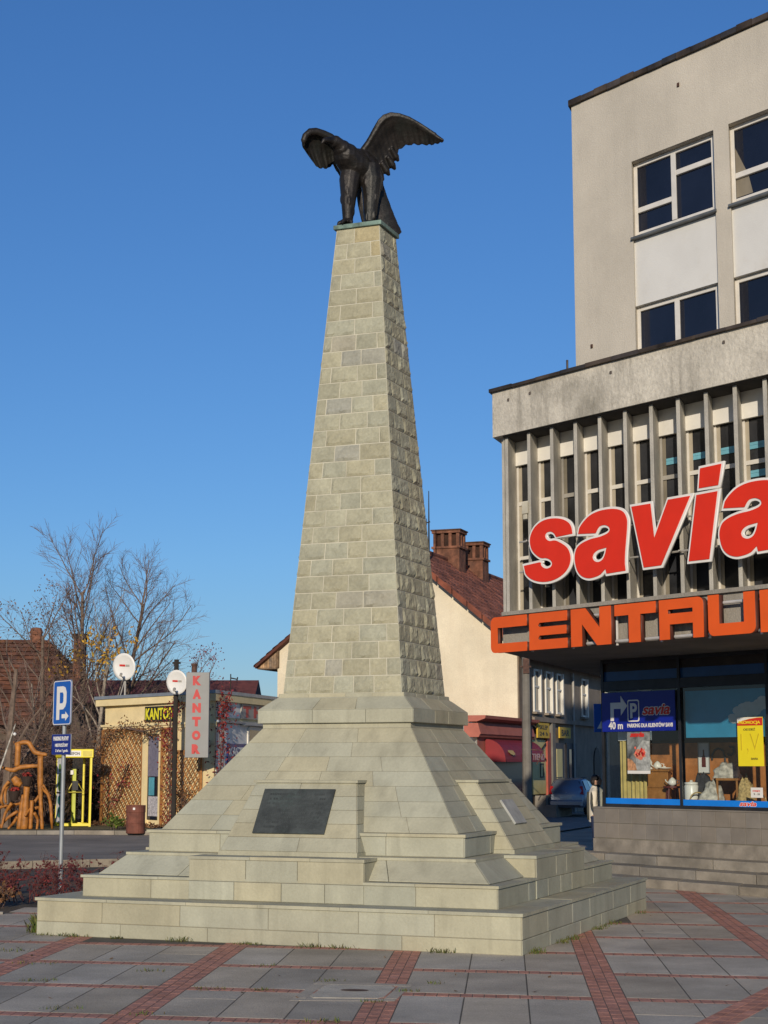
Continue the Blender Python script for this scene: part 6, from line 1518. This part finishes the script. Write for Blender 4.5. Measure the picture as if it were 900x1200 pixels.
for i, (x, y, lb) in enumerate(((-6.2,23.4,'brown leafless cushion plant at the front edge of the bed'),(-5.4,22.9,'brown leafless cushion plant nearest the plinth corner'),(-7.2,24.2,'brown leafless cushion plant at the left edge of the bed'))):
    thicket((x,y,0), .34, .7, 50, lb, leaf=.7, seed=100+i, group='brown cushion plants in the bed', nm='cushion_plant', cat='plant', sz=.03)
# creepers on the kiosk
def creeper(pts, n, m, label, sz=.055, sprd=.16):
    t = thing('creeper', pts[0], label, 'climbing plant', 'creepers on the kiosk'); mb = MB(); st = MB()
    P = [V(p) for p in pts]
    for _ in range(5): st.tube([p+V((random.gauss(0,.07),random.gauss(0,.04),0)) for p in P], .012, 3, cap=False, raw=True)
    for _ in range(n):
        u = random.random()*(len(P)-1); i = min(int(u), len(P)-2); p = P[i].lerp(P[i+1], u-i)
        mb.ti = tnt(.45,.2); leafquad(mb, p+V((random.gauss(0,sprd),random.gauss(0,.05)-.06,random.gauss(0,sprd))), sz)
    st.build('stems', M_TWIG, t, recalc=False); mb.build('leaves', m, t, recalc=False)
random.seed(9)
creeper([KF(.1,.1,.15),KS(.1,1.2,.15),KS(.15,2.4,.15),KS(.3,3.4,.15),KS(.2,3.9,.22)], 620, M_LEAFR, 'red creeper climbing the right corner of the kiosk', .055, .17)
creeper([KF(1.9,.1,.3),KF(1.95,1.5,.3),KF(2.0,2.6,.3),KF(1.95,3.5,.25),KF(1.6,3.7,.2)], 380, M_LEAFR, 'thin red creeper on the dark mast beside the yellow lettered board', .05, .14)
creeper([KF(5.4,.6,.3),KF(5.0,1.0,.3),KF(4.7,1.5,.3),KF(4.3,1.9,.3)], 160, M_LEAFR, 'red creeper sprays across the left trellis panel', .05, .3)
creeper([KF(6.2,2.2,.3),KF(5.6,2.8,.3),KF(4.6,3.05,.3),KF(3.4,2.9,.3),KF(2.4,3.0,.3)], 420, M_LEAFB, 'brown dry creeper hanging over the top of the trellis', .05, .16)
creeper([KF(.4,.2,.4),KF(.9,.7,.35),KF(1.3,1.1,.3)], 260, M_LEAFB, 'brown creeper low on the right trellis panel', .05, .2)
thicket((-7.75,48.2,.05), .4, .4, 10, 'small green leaved bush at the foot of the left trellis', leaf=.9, seed=120, group=None, nm='green_bush', cat='bush', col=mat('green_leaves', (.10,.14,.02), .7, var=.3), sz=.06)
# leaf litter along the trellis foot
lm = MB(); random.seed(5)
for _ in range(900):
    a = random.uniform(-.5,7.5); p = KF(a, .06, .2+abs(random.gauss(0,.35))); lm.ti = tnt(.5,.2); leafquad(lm, p+V((0,0,abs(random.gauss(0,.05)))), .05)
tag(lm.build('leaf_litter', M_LEAFB, recalc=False), 'brown fallen leaves along the foot of the kiosk trellis', 'leaves', kind='stuff')
